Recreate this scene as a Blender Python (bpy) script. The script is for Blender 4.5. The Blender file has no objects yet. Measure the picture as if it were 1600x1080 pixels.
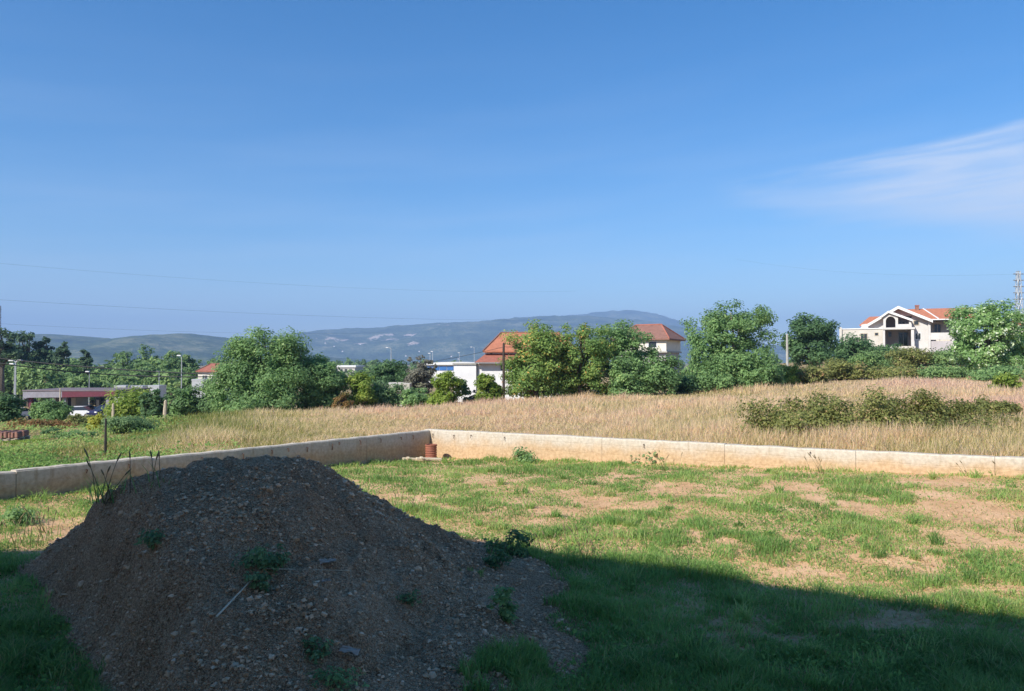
import bpy, math, random
import numpy as np
from mathutils import Vector, Matrix

random.seed(7)
RNG = np.random.default_rng(11)
scene = bpy.context.scene
C = scene.collection
R = math.radians

# ------------------------------------------------------------------ camera
F = 1164.0                      # focal length in photo pixels (1600 wide)
CAMZ = 3.0
PITCH = math.atan(25.0 / F)
cam_d = bpy.data.cameras.new('camera')
cam = bpy.data.objects.new('camera', cam_d)
C.objects.link(cam)
cam.location = (0, 0, CAMZ)
cam.rotation_euler = (R(90) + PITCH, 0, 0)
cam_d.sensor_width = 36
cam_d.sensor_fit = 'HORIZONTAL'
cam_d.lens = 36 * F / 1600
cam_d.clip_end = 40000
cam_d.clip_start = 0.05
scene.camera = cam

# ------------------------------------------------------------------ sun, sky, exposure
SUN_EL = R(36)
SUN_H = Vector((-0.7071, -0.7071, 0))            # horizontal direction towards the sun
sun_d = bpy.data.lights.new('sun', 'SUN')
sun_d.energy = 4.35
sun_d.angle = R(0.53)
sun_d.color = (1.0, 0.94, 0.84)
sun = bpy.data.objects.new('sun', sun_d)
C.objects.link(sun)
to_sun = Vector((SUN_H.x * math.cos(SUN_EL), SUN_H.y * math.cos(SUN_EL), math.sin(SUN_EL)))
sun.rotation_euler = to_sun.to_track_quat('Z', 'Y').to_euler()
sun.location = to_sun * 60

world = bpy.data.worlds.new('World')
scene.world = world
world.use_nodes = True
wn = world.node_tree
wn.nodes.clear()


def NM(nt, op, a, b=None, clamp=False):
    n = nt.nodes.new('ShaderNodeMath')
    n.operation = op
    n.use_clamp = clamp
    for i, v in enumerate((a, b)):
        if v is None:
            continue
        if isinstance(v, (int, float)):
            n.inputs[i].default_value = v
        else:
            nt.links.new(v, n.inputs[i])
    return n.outputs[0]


def smooth(nt, v, lo, hi):
    n = nt.nodes.new('ShaderNodeMapRange')
    n.interpolation_type = 'SMOOTHSTEP'
    for i, x in ((0, v), (1, lo), (2, hi)):
        if isinstance(x, (int, float)):
            n.inputs[i].default_value = x
        else:
            nt.links.new(x, n.inputs[i])
    return n.outputs[0]


def build_world():
    nt = wn
    L = nt.links.new
    out = nt.nodes.new('ShaderNodeOutputWorld')
    bg = nt.nodes.new('ShaderNodeBackground')
    sky = nt.nodes.new('ShaderNodeTexSky')
    sky.sky_type = 'NISHITA'
    sky.sun_disc = False
    sky.sun_elevation = SUN_EL
    sky.sun_rotation = math.atan2(SUN_H.x, SUN_H.y)
    sky.altitude = 0
    sky.air_density = 1.0
    sky.dust_density = 0.2
    sky.ozone_density = 3.2
    # thin cirrus: a wedge of streaks opening to the right of the view
    tc = nt.nodes.new('ShaderNodeTexCoord')
    sep = nt.nodes.new('ShaderNodeSeparateXYZ')
    L(tc.outputs['Generated'], sep.inputs[0])
    x, y, z = sep.outputs
    az = NM(nt, 'ARCTAN2', x, y)
    el = NM(nt, 'ARCSINE', z)
    comb = nt.nodes.new('ShaderNodeCombineXYZ')
    L(NM(nt, 'MULTIPLY', az, 2.2), comb.inputs[0])
    L(NM(nt, 'ADD', NM(nt, 'MULTIPLY', el, 22.0), NM(nt, 'MULTIPLY', az, -1.6)), comb.inputs[1])
    n1 = nt.nodes.new('ShaderNodeTexNoise')
    n1.inputs['Scale'].default_value = 1.9
    n1.inputs['Detail'].default_value = 7
    n1.inputs['Roughness'].default_value = 0.55
    n1.inputs['Distortion'].default_value = 0.5
    L(comb.outputs[0], n1.inputs['Vector'])
    da = NM(nt, 'SUBTRACT', az, 0.232)
    wob = NM(nt, 'MULTIPLY', NM(nt, 'SUBTRACT', n1.outputs['Fac'], 0.5), 0.06)
    top = NM(nt, 'ADD', NM(nt, 'ADD', NM(nt, 'MULTIPLY', NM(nt, 'POWER', NM(nt, 'MAXIMUM', da, 0.0), 1.5), 0.19), 0.221), wob)
    bot = NM(nt, 'ADD', NM(nt, 'ADD', NM(nt, 'MULTIPLY', da, -0.21), 0.214), wob)
    m_top = smooth(nt, NM(nt, 'SUBTRACT', top, el), -0.012, 0.026)
    m_bot = smooth(nt, NM(nt, 'SUBTRACT', el, bot), -0.012, 0.03)
    m_l = smooth(nt, da, 0.0, 0.13)
    m_r = NM(nt, 'SUBTRACT', 1.0, smooth(nt, az, 0.9, 1.6))
    streak = smooth(nt, n1.outputs['Fac'], 0.30, 0.68)
    wedge = NM(nt, 'MULTIPLY', NM(nt, 'MULTIPLY', m_top, m_bot), NM(nt, 'MULTIPLY', m_l, m_r))
    wedge = NM(nt, 'MULTIPLY', wedge, NM(nt, 'ADD', NM(nt, 'MULTIPLY', streak, 0.6), 0.4))
    # faint veil everywhere low down
    n2 = nt.nodes.new('ShaderNodeTexNoise')
    n2.inputs['Scale'].default_value = 1.1
    n2.inputs['Detail'].default_value = 5
    L(comb.outputs[0], n2.inputs['Vector'])
    veil = NM(nt, 'MULTIPLY', smooth(nt, n2.outputs['Fac'], 0.30, 0.75), NM(nt, 'SUBTRACT', 1.0, smooth(nt, el, 0.05, 0.45)))
    cov = NM(nt, 'ADD', NM(nt, 'MULTIPLY', wedge, 0.76), NM(nt, 'MULTIPLY', veil, 0.16), clamp=True)
    hs = nt.nodes.new('ShaderNodeHueSaturation')
    hs.inputs['Saturation'].default_value = 1.37
    hs.inputs['Hue'].default_value = 0.502
    L(sky.outputs[0], hs.inputs['Color'])
    mix = nt.nodes.new('ShaderNodeMixRGB')
    L(cov, mix.inputs[0])
    L(hs.outputs[0], mix.inputs[1])
    mix.inputs[2].default_value = (5.2, 5.7, 6.5, 1)
    L(mix.outputs[0], bg.inputs['Color'])
    bg.inputs['Strength'].default_value = 0.084
    L(bg.outputs[0], out.inputs['Surface'])


build_world()
vs = scene.view_settings
vs.view_transform = 'Standard'
vs.look = 'None'
vs.gamma = 1
vs.use_curve_mapping = False
vs.exposure = 0.96
scene.cycles.volume_bounces = 0
scene.cycles.max_bounces = 8
scene.cycles.transparent_max_bounces = 8

# ------------------------------------------------------------------ helpers
def at(px, py, D):
    """world point at depth D seen at photo pixel (px, py)"""
    dx, dz = (px - 800) / F, (540 - py) / F
    c, s = math.cos(PITCH), math.sin(PITCH)
    fy, fz = c - dz * s, s + dz * c
    t = D / fy
    return Vector((dx * t, D, CAMZ + fz * t))


def X_at(px, D):
    return (px - 800) / F * D


def Z_at(py, D):
    return at(800, py, D).z


def tag(o, label=None, cat=None, group=None, kind=None):
    if label:
        o['label'] = label
    if cat:
        o['category'] = cat
    if group:
        o['group'] = group
    if kind:
        o['kind'] = kind
    return o


def empty(name, loc=(0, 0, 0), rz=0):
    o = bpy.data.objects.new(name, None)
    C.objects.link(o)
    o.location = loc
    o.rotation_euler = (0, 0, rz)
    o.empty_display_size = 0.2
    return o


def np_mesh(name, V, faces, attrs=None, smooth_shade=False):
    """V (n,3); faces: list of int arrays, each (m,k)"""
    me = bpy.data.meshes.new(name)
    V = np.asarray(V, dtype=np.float32)
    me.vertices.add(len(V))
    me.vertices.foreach_set('co', V.ravel())
    loops = np.concatenate([np.asarray(f, dtype=np.int32).ravel() for f in faces])
    tot = np.concatenate([np.full(len(f), np.asarray(f).shape[1], dtype=np.int32) for f in faces])
    start = np.concatenate([[0], np.cumsum(tot)[:-1]]).astype(np.int32)
    me.loops.add(len(loops))
    me.loops.foreach_set('vertex_index', loops)
    me.polygons.add(len(tot))
    me.polygons.foreach_set('loop_start', start)
    me.polygons.foreach_set('use_smooth', np.full(len(tot), bool(smooth_shade)))
    me.update(calc_edges=True)
    for k, v in (attrs or {}).items():
        a = me.attributes.new(k, 'FLOAT', 'POINT')
        a.data.foreach_set('value', np.asarray(v, dtype=np.float32))
    return me


def link(name, me, mat, parent=None):
    o = bpy.data.objects.new(name, me)
    C.objects.link(o)
    if mat is not None and not me.materials:
        me.materials.append(mat)
    if parent is not None:
        o.parent = parent
    return o


class MB:
    """collects simple solids in local coordinates"""
    def __init__(s):
        s.v, s.f = [], []

    def add(s, vs, fs):
        b = len(s.v)
        s.v += [tuple(p) for p in vs]
        s.f += [tuple(b + i for i in f) for f in fs]
        return s

    def box(s, x0, y0, z0, x1, y1, z1):
        x0, x1 = min(x0, x1), max(x0, x1)
        y0, y1 = min(y0, y1), max(y0, y1)
        z0, z1 = min(z0, z1), max(z0, z1)
        return s.add([(x0, y0, z0), (x1, y0, z0), (x1, y1, z0), (x0, y1, z0), (x0, y0, z1), (x1, y0, z1), (x1, y1, z1), (x0, y1, z1)],
                     [(3, 2, 1, 0), (4, 5, 6, 7), (0, 1, 5, 4), (1, 2, 6, 5), (2, 3, 7, 6), (3, 0, 4, 7)])

    def prism(s, poly, axis, a, b):
        """extrude 2D polygon along axis: 'y' -> poly (x,z); 'x' -> poly (y,z); 'z' -> poly (x,y)"""
        n = len(poly)

        def P(p, t):
            return {'y': (p[0], t, p[1]), 'x': (t, p[0], p[1]), 'z': (p[0], p[1], t)}[axis]
        vs = [P(p, a) for p in poly] + [P(p, b) for p in poly]
        fs = [tuple(range(n))[::-1], tuple(range(n, 2 * n))]
        fs += [(i, (i + 1) % n, n + (i + 1) % n, n + i) for i in range(n)]
        return s.add(vs, fs)

    def tube(s, pts, rad, n=6, cap=True):
        pts = [Vector(p) for p in pts]
        if isinstance(rad, (int, float)):
            rad = [rad] * len(pts)
        b = len(s.v)
        for i, p in enumerate(pts):
            d = (pts[min(i + 1, len(pts) - 1)] - pts[max(i - 1, 0)]).normalized()
            u = d.cross(Vector((0, 0, 1)) if abs(d.z) < 0.95 else Vector((1, 0, 0))).normalized()
            w = d.cross(u)
            for k in range(n):
                a = 2 * math.pi * k / n
                s.v.append(tuple(p + (u * math.cos(a) + w * math.sin(a)) * rad[i]))
        for i in range(len(pts) - 1):
            for k in range(n):
                k2 = (k + 1) % n
                s.f.append((b + i * n + k, b + i * n + k2, b + (i + 1) * n + k2, b + (i + 1) * n + k))
        if cap:
            s.f.append(tuple(b + k for k in range(n))[::-1])
            e = b + (len(pts) - 1) * n
            s.f.append(tuple(e + k for k in range(n)))
        return s

    def build(s, name, mat, parent=None, smooth_shade=False, fix=True):
        me = bpy.data.meshes.new(name)
        me.from_pydata(s.v, [], s.f)
        if fix:
            import bmesh
            bm = bmesh.new()
            bm.from_mesh(me)
            bmesh.ops.recalc_face_normals(bm, faces=bm.faces)
            bm.to_mesh(me)
            bm.free()
        if smooth_shade:
            me.polygons.foreach_set('use_smooth', [True] * len(me.polygons))
        me.update()
        return link(name, me, mat, parent)


# value noise in numpy -------------------------------------------------
def _hash(ix, iy, seed):
    h = (ix.astype(np.int64) * 374761393 + iy.astype(np.int64) * 668265263 + seed * 69069) & 0x7fffffff
    h = ((h ^ (h >> 13)) * 1274126177) & 0x7fffffff
    return ((h ^ (h >> 16)) & 0xffff) / 65535.0


def vnoise(x, y, seed=0):
    x, y = np.asarray(x, float), np.asarray(y, float)
    ix, iy = np.floor(x), np.floor(y)
    fx, fy = x - ix, y - iy
    fx = fx * fx * (3 - 2 * fx)
    fy = fy * fy * (3 - 2 * fy)
    a, b = _hash(ix, iy, seed), _hash(ix + 1, iy, seed)
    c, d = _hash(ix, iy + 1, seed), _hash(ix + 1, iy + 1, seed)
    return (a * (1 - fx) + b * fx) * (1 - fy) + (c * (1 - fx) + d * fx) * fy


def fbm(x, y, seed=0, octs=4, gain=0.5):
    t, amp, s, f = 0, 1, 0, 1
    for i in range(octs):
        t = t + amp * vnoise(x * f + 17.3 * i, y * f - 9.1 * i, seed + i)
        s += amp
        amp *= gain
        f *= 2.03
    return t / s


class RBF:
    def __init__(s, pts):
        P = np.array(pts, float)
        s.p = P[:, :2]
        n = len(P)
        d = np.linalg.norm(s.p[:, None] - s.p[None], axis=2)
        A = np.zeros((n + 3, n + 3))
        A[:n, :n] = d
        A[:n, n] = 1
        A[:n, n + 1:] = s.p
        A[n, :n] = 1
        A[n + 1:, :n] = s.p.T
        s.w = np.linalg.solve(A, np.concatenate([P[:, 2], np.zeros(3)]))

    def __call__(s, x, y):
        x, y = np.asarray(x, float), np.asarray(y, float)
        t = s.w[-3] + s.w[-2] * x + s.w[-1] * y
        for (a, b), w in zip(s.p, s.w):
            t = t + w * np.hypot(x - a, y - b)
        return t


# ------------------------------------------------------------------ materials
def new_mat(name):
    m = bpy.data.materials.new(name)
    m.use_nodes = True
    nt = m.node_tree
    bs = nt.nodes['Principled BSDF']
    return m, nt, bs


def ramp(nt, fac, stops):
    r = nt.nodes.new('ShaderNodeValToRGB')
    el = r.color_ramp.elements
    while len(el) < len(stops):
        el.new(0.5)
    for e, (p, c) in zip(el, stops):
        e.position = p
        e.color = (*c, 1)
    nt.links.new(fac, r.inputs[0])
    return r.outputs[0]


def noise_node(nt, scale, detail=5, rough=0.55, vec=None, dist=0):
    n = nt.nodes.new('ShaderNodeTexNoise')
    n.inputs['Scale'].default_value = scale
    n.inputs['Detail'].default_value = detail
    n.inputs['Roughness'].default_value = rough
    n.inputs['Distortion'].default_value = dist
    if vec is None:
        tc = nt.nodes.new('ShaderNodeTexCoord')
        vec = tc.outputs['Object']
    nt.links.new(vec, n.inputs['Vector'])
    return n.outputs['Fac']


def add_bump(nt, bs, h, strength=0.4, dist=0.02):
    b = nt.nodes.new('ShaderNodeBump')
    b.inputs['Strength'].default_value = strength
    b.inputs['Distance'].default_value = dist
    nt.links.new(h, b.inputs['Height'])
    nt.links.new(b.outputs[0], bs.inputs['Normal'])


def simple(name, col, rough=0.7, var=0.15, scale=6, bump=0.0, metal=0.0, bscale=None):
    """one colour with noise variation"""
    m, nt, bs = new_mat(name)
    f = noise_node(nt, scale)
    lo = tuple(max(0, c * (1 - var)) for c in col)
    hi = tuple(min(1, c * (1 + var)) for c in col)
    nt.links.new(ramp(nt, f, [(0.3, lo), (0.7, hi)]), bs.inputs['Base Color'])
    bs.inputs['Roughness'].default_value = rough
    bs.inputs['Metallic'].default_value = metal
    bs.inputs['Specular IOR Level'].default_value = 0.3
    if bump:
        add_bump(nt, bs, noise_node(nt, bscale or scale * 6), bump, 0.01)
    return m


def leafy(name, stops, trans=0.3, rough=0.55, attr='rnd', spec=0.25, gain=1.0):
    """foliage: colour from a per-leaf random value, some light through the leaf"""
    m, nt, bs = new_mat(name)
    a = nt.nodes.new('ShaderNodeAttribute')
    a.attribute_name = attr
    stops = [(p, tuple(min(0.8, v * gain) for v in c)) for p, c in stops]
    col = ramp(nt, a.outputs['Fac'], stops)
    nt.links.new(col, bs.inputs['Base Color'])
    bs.inputs['Roughness'].default_value = rough
    bs.inputs['Specular IOR Level'].default_value = spec
    tr = nt.nodes.new('ShaderNodeBsdfTranslucent')
    hs = nt.nodes.new('ShaderNodeHueSaturation')
    hs.inputs['Value'].default_value = 1.5
    hs.inputs['Hue'].default_value = 0.485
    nt.links.new(col, hs.inputs['Color'])
    nt.links.new(hs.outputs[0], tr.inputs['Color'])
    mx = nt.nodes.new('ShaderNodeMixShader')
    mx.inputs[0].default_value = trans + 0.14
    nt.links.new(bs.outputs[0], mx.inputs[1])
    nt.links.new(tr.outputs[0], mx.inputs[2])
    nt.links.new(mx.outputs[0], nt.nodes['Material Output'].inputs['Surface'])
    return m


def glass_mat(name, col=(0.03, 0.035, 0.04)):
    m, nt, bs = new_mat(name)
    bs.inputs['Base Color'].default_value = (*col, 1)
    bs.inputs['Roughness'].default_value = 0.08
    bs.inputs['Specular IOR Level'].default_value = 0.6
    return m


M = {}
M['bark'] = simple('bark', (0.12, 0.095, 0.07), 0.9, 0.35, 9, 0.6)
M['bark_grey'] = simple('bark_grey', (0.22, 0.20, 0.17), 0.9, 0.25, 9, 0.6)
M['leaf_mid'] = leafy('leaf_mid', [(0, (0.034, 0.062, 0.026)), (0.5, (0.073, 0.125, 0.048)), (0.85, (0.115, 0.175, 0.066)), (1, (0.18, 0.23, 0.095))], gain=2.4)
M['leaf_dark'] = leafy('leaf_dark', [(0, (0.022, 0.045, 0.020)), (0.6, (0.045, 0.085, 0.035)), (1, (0.09, 0.14, 0.055))], gain=2.4)
M['leaf_bright'] = leafy('leaf_bright', [(0, (0.065, 0.10, 0.018)), (0.5, (0.13, 0.19, 0.035)), (1, (0.24, 0.27, 0.07))], 0.38, gain=1.75)
M['leaf_autumn'] = leafy('leaf_autumn', [(0, (0.04, 0.075, 0.022)), (0.5, (0.085, 0.135, 0.038)), (0.80, (0.15, 0.18, 0.05)), (0.90, (0.28, 0.19, 0.06)), (1, (0.33, 0.15, 0.05))], gain=2.4)
M['leaf_pale'] = leafy('leaf_pale', [(0, (0.05, 0.09, 0.03)), (0.55, (0.10, 0.165, 0.06)), (0.66, (0.15, 0.21, 0.08)), (0.74, (0.28, 0.32, 0.21)), (1, (0.44, 0.47, 0.36))], 0.3, gain=2.4)
M['leaf_grey'] = leafy('leaf_grey', [(0, (0.09, 0.09, 0.075)), (0.6, (0.15, 0.145, 0.11)), (1, (0.19, 0.20, 0.13))], 0.2, gain=1.35)
M['leaf_olive'] = leafy('leaf_olive', [(0, (0.055, 0.07, 0.022)), (0.5, (0.11, 0.125, 0.04)), (0.8, (0.17, 0.165, 0.06)), (0.92, (0.21, 0.14, 0.07)), (1, (0.26, 0.17, 0.09))], gain=1.9)
M['leaf_bramble'] = leafy('leaf_bramble', [(0, (0.05, 0.06, 0.02)), (0.4, (0.095, 0.11, 0.035)), (0.7, (0.15, 0.16, 0.05)), (0.86, (0.20, 0.15, 0.07)), (1, (0.27, 0.21, 0.12))], gain=1.9)
M['leaf_rust'] = leafy('leaf_rust', [(0, (0.09, 0.10, 0.03)), (0.5, (0.20, 0.13, 0.05)), (1, (0.32, 0.17, 0.08))], gain=1.35)
M['leaf_blue'] = leafy('leaf_blue', [(0, (0.055, 0.095, 0.045)), (0.6, (0.10, 0.16, 0.07)), (1, (0.16, 0.22, 0.09))], gain=1.7)
M['leaf_yellow'] = leafy('leaf_yellow', [(0, (0.14, 0.18, 0.03)), (0.6, (0.30, 0.32, 0.06)), (1, (0.42, 0.40, 0.10))], 0.4, gain=1.3)
M['leaf_wood'] = leafy('leaf_wood', [(0, (0.035, 0.062, 0.025)), (0.5, (0.072, 0.118, 0.042)), (1, (0.125, 0.17, 0.065))], 0.25, gain=2.4)
M['leaf_pine'] = leafy('leaf_pine', [(0, (0.018, 0.036, 0.020)), (0.6, (0.040, 0.068, 0.034)), (1, (0.07, 0.10, 0.05))], 0.15, gain=2.4)
M['grass'] = leafy('grass', [(0, (0.11, 0.20, 0.05)), (0.35, (0.20, 0.345, 0.09)), (0.62, (0.29, 0.42, 0.12)), (0.8, (0.40, 0.44, 0.16)), (0.92, (0.42, 0.35, 0.17)), (1, (0.52, 0.40, 0.22))], 0.35)
M['dry_grass'] = leafy('dry_grass', [(0, (0.13, 0.18, 0.04)), (0.25, (0.26, 0.27, 0.07)), (0.45, (0.60, 0.50, 0.26)), (0.65, (0.74, 0.57, 0.37)), (0.85, (0.68, 0.49, 0.36)), (1, (0.50, 0.34, 0.25))], 0.35)
M['white_wall'] = simple('white_wall', (0.70, 0.69, 0.69), 0.85, 0.09, 0.8)
M['cream_wall'] = simple('cream_wall', (0.68, 0.63, 0.54), 0.9, 0.1, 0.9)
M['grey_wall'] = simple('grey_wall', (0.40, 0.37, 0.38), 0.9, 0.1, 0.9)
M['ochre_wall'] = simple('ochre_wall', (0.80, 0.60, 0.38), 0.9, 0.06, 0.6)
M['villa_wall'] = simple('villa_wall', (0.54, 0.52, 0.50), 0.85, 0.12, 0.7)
M['beige_wall'] = simple('beige_wall', (0.50, 0.47, 0.42), 0.9, 0.12, 0.7)
M['glass'] = glass_mat('window_glass')
M['frame_white'] = simple('frame_white', (0.68, 0.68, 0.67), 0.5, 0.06)
M['grey_metal'] = simple('grey_metal', (0.30, 0.31, 0.32), 0.5, 0.15, 3, 0, 0.4)
M['pale_metal'] = simple('pale_metal', (0.42, 0.43, 0.44), 0.5, 0.1, 3, 0, 0.3)
M['dark_metal'] = simple('dark_metal', (0.035, 0.032, 0.03), 0.6, 0.3, 5)
M['roof_grey'] = simple('roof_grey', (0.16, 0.13, 0.14), 0.8, 0.2, 1.5)
M['maroon'] = simple('maroon', (0.13, 0.03, 0.045), 0.5, 0.15, 2)
M['fascia_grey'] = simple('fascia_grey', (0.24, 0.23, 0.26), 0.55, 0.12, 2)
M['blue_band'] = simple('blue_band', (0.05, 0.16, 0.42), 0.4, 0.15, 2)
M['weathered_wood'] = simple('weathered_wood', (0.42, 0.36, 0.27), 0.9, 0.25, 8, 0.4)
M['dark_wood'] = simple('dark_wood', (0.055, 0.042, 0.035), 0.9, 0.3, 8, 0.4)
M['wire'] = simple('wire', (0.03, 0.03, 0.032), 0.6, 0.1)
M['concrete_post'] = simple('concrete_post', (0.36, 0.35, 0.32), 0.9, 0.15, 3, 0.3)
M['rust'] = simple('rust', (0.09, 0.05, 0.035), 0.9, 0.4, 20)
M['straw'] = simple('straw', (0.55, 0.46, 0.32), 0.8, 0.2, 10)
M['stalk'] = simple('stalk', (0.17, 0.14, 0.075), 0.85, 0.3, 10)


def tile_mat(name, col, freq=16.0):
    m, nt, bs = new_mat(name)
    f = noise_node(nt, 2.5, 6)
    f2 = noise_node(nt, 22, 2)
    mixf = NM(nt, 'ADD', NM(nt, 'MULTIPLY', f, 0.6), NM(nt, 'MULTIPLY', f2, 0.4))
    c = ramp(nt, mixf, [(0.25, tuple(v * 0.6 for v in col)), (0.5, col), (0.75, tuple(min(1, v * 1.3) for v in col))])
    nt.links.new(c, bs.inputs['Base Color'])
    bs.inputs['Roughness'].default_value = 0.85
    w = nt.nodes.new('ShaderNodeTexWave')
    w.inputs['Scale'].default_value = freq / 6.28
    w.inputs['Distortion'].default_value = 0.3
    tc = nt.nodes.new('ShaderNodeTexCoord')
    nt.links.new(tc.outputs['Object'], w.inputs['Vector'])
    add_bump(nt, bs, w.outputs['Fac'], 0.5, 0.05)
    return m


M['tile_orange'] = tile_mat('tile_orange', (0.44, 0.165, 0.09))
M['tile_red'] = tile_mat('tile_red', (0.34, 0.12, 0.08))
M['tile_brown'] = tile_mat('tile_brown', (0.24, 0.12, 0.09))


def soil_mat(name, stops, scale=1.2, fine=45, bump=0.8):
    m, nt, bs = new_mat(name)
    a = noise_node(nt, scale, 6, 0.6)
    b = noise_node(nt, fine, 4, 0.7)
    mx = NM(nt, 'ADD', NM(nt, 'MULTIPLY', a, 0.55), NM(nt, 'MULTIPLY', b, 0.45))
    nt.links.new(ramp(nt, mx, stops), bs.inputs['Base Color'])
    bs.inputs['Roughness'].default_value = 0.95
    bs.inputs['Specular IOR Level'].default_value = 0.15
    add_bump(nt, bs, b, bump, 0.02)
    return m


M['lot_soil'] = soil_mat('lot_soil', [(0.3, (0.36, 0.21, 0.10)), (0.48, (0.60, 0.37, 0.20)), (0.7, (0.74, 0.50, 0.31))])
def gravel_mat():
    m, nt, bs = new_mat('pile_soil')
    tc = nt.nodes.new('ShaderNodeTexCoord')
    a = noise_node(nt, 1.3, 6, 0.65)
    b = noise_node(nt, 70, 4, 0.7)
    cells = []
    for sc in (52, 115):
        v = nt.nodes.new('ShaderNodeTexVoronoi')
        v.inputs['Scale'].default_value = sc
        nt.links.new(tc.outputs['Object'], v.inputs['Vector'])
        sp = nt.nodes.new('ShaderNodeSeparateColor')
        nt.links.new(v.outputs['Color'], sp.inputs[0])
        cells.append((v.outputs['Distance'], sp.outputs[0]))
    mixv = NM(nt, 'ADD', NM(nt, 'MULTIPLY', a, 0.42), NM(nt, 'ADD', NM(nt, 'MULTIPLY', cells[0][1], 0.20), NM(nt, 'ADD', NM(nt, 'MULTIPLY', cells[1][1], 0.26), NM(nt, 'MULTIPLY', b, 0.16))))
    nt.links.new(ramp(nt, mixv, [(0.28, (0.16, 0.086, 0.042)), (0.5, (0.44, 0.26, 0.14)), (0.66, (0.63, 0.42, 0.255)), (0.8, (0.76, 0.56, 0.37))]), bs.inputs['Base Color'])
    bs.inputs['Roughness'].default_value = 0.95
    bs.inputs['Specular IOR Level'].default_value = 0.1
    hgt = NM(nt, 'SUBTRACT', NM(nt, 'MULTIPLY', b, 0.5), NM(nt, 'ADD', NM(nt, 'MULTIPLY', cells[0][0], 0.9), NM(nt, 'MULTIPLY', cells[1][0], 0.6)))
    add_bump(nt, bs, hgt, 1.0, 0.03)
    return m


M['pile_soil'] = gravel_mat()
M['field_soil'] = soil_mat('field_soil', [(0.3, (0.13, 0.11, 0.05)), (0.5, (0.27, 0.20, 0.10)), (0.7, (0.38, 0.27, 0.15))], 0.3, 8, 0.5)


def stone_mat(name):
    m, nt, bs = new_mat(name)
    a = nt.nodes.new('ShaderNodeAttribute')
    a.attribute_name = 'rnd'
    oi = nt.nodes.new('ShaderNodeObjectInfo')
    f = noise_node(nt, 30, 4)
    s = NM(nt, 'ADD', NM(nt, 'MULTIPLY', NM(nt, 'FRACT', NM(nt, 'ADD', a.outputs['Fac'], oi.outputs['Random'])), 0.75), NM(nt, 'MULTIPLY', f, 0.25))
    nt.links.new(ramp(nt, s, [(0, (0.32, 0.175, 0.085)), (0.5, (0.50, 0.31, 0.17)), (0.85, (0.66, 0.45, 0.28)), (1, (0.78, 0.59, 0.40))]), bs.inputs['Base Color'])
    bs.inputs['Roughness'].default_value = 0.9
    return m


M['stone'] = stone_mat('stone')
M['clod'] = simple('clod', (0.46, 0.32, 0.19), 0.95, 0.35, 3)


def concrete_mat():
    m, nt, bs = new_mat('cast_concrete')
    tc = nt.nodes.new('ShaderNodeTexCoord')
    sep = nt.nodes.new('ShaderNodeSeparateXYZ')
    nt.links.new(tc.outputs['Object'], sep.inputs[0])
    n = noise_node(nt, 1.1, 6, 0.6)
    fine = noise_node(nt, 14, 5, 0.6)
    # splashed soil reaching unevenly up from the foot of the wall
    a = nt.nodes.new('ShaderNodeAttribute')
    a.attribute_name = 'up'
    h = NM(nt, 'ADD', a.outputs['Fac'], NM(nt, 'MULTIPLY', NM(nt, 'SUBTRACT', n, 0.5), 0.9))
    base = ramp(nt, fine, [(0.3, (0.40, 0.355, 0.29)), (0.7, (0.55, 0.50, 0.42))])
    dirt = ramp(nt, fine, [(0.3, (0.36, 0.24, 0.135)), (0.7, (0.54, 0.39, 0.24))])
    mp = nt.nodes.new('ShaderNodeMapping')
    mp.inputs['Scale'].default_value = (2.6, 2.6, 0.35)
    nt.links.new(tc.outputs['Object'], mp.inputs['Vector'])
    drip = noise_node(nt, 2.2, 6, 0.65, mp.outputs[0])
    dm = nt.nodes.new('ShaderNodeMixRGB')
    dm.blend_type = 'MULTIPLY'
    nt.links.new(smooth(nt, drip, 0.52, 0.72), dm.inputs[0])
    nt.links.new(base, dm.inputs[1])
    dm.inputs[2].default_value = (0.74, 0.68, 0.60, 1)
    base = dm.outputs[0]
    mx = nt.nodes.new('ShaderNodeMixRGB')
    nt.links.new(NM(nt, 'SUBTRACT', 1.0, smooth(nt, h, 0.35, 0.98)), mx.inputs[0])
    nt.links.new(base, mx.inputs[1])
    nt.links.new(dirt, mx.inputs[2])
    nt.links.new(mx.outputs[0], bs.inputs['Base Color'])
    bs.inputs['Roughness'].default_value = 0.92
    bs.inputs['Specular IOR Level'].default_value = 0.2
    board = NM(nt, 'PINGPONG', NM(nt, 'ADD', sep.outputs[2], NM(nt, 'MULTIPLY', n, 0.02)), 0.125)
    add_bump(nt, bs, NM(nt, 'ADD', fine, smooth(nt, board, 0.0, 0.012)), 0.4, 0.012)
    return m


M['concrete'] = concrete_mat()

# ------------------------------------------------------------------ ground
WL = Vector((-9.24, 13.45))      # left wall, near end (inner face)
WC = Vector((-2.56, 23.30))      # corner
WR = Vector((10.6, 15.4))        # right wall, near end
dL = (WL - WC).normalized()
dR = (WR - WC).normalized()
WL2 = WL + dL * 9.0              # both walls run on out of the frame
WR2 = WR + dR * 9.0
lot = RBF([(-2.56, 23.3, 0.0), (-9.24, 13.45, 0.5), (10.6, 15.4, 0.62), (4, 19.3, 0.34), (-6, 18, 0.28), (0, 6, 0.45), (-8, 6, 0.45),
           (8, 8, 0.52), (0, 12, 0.45), (3, 14, 0.45), (-4, 16, 0.3), (0, -6, 0.45), (-20, 3, 0.7), (20, 6, 0.9), (-14, -2, 0.5), (14, -4, 0.6)])


def rel(px, D, z):
    return (X_at(px, D), D, z)


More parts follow.
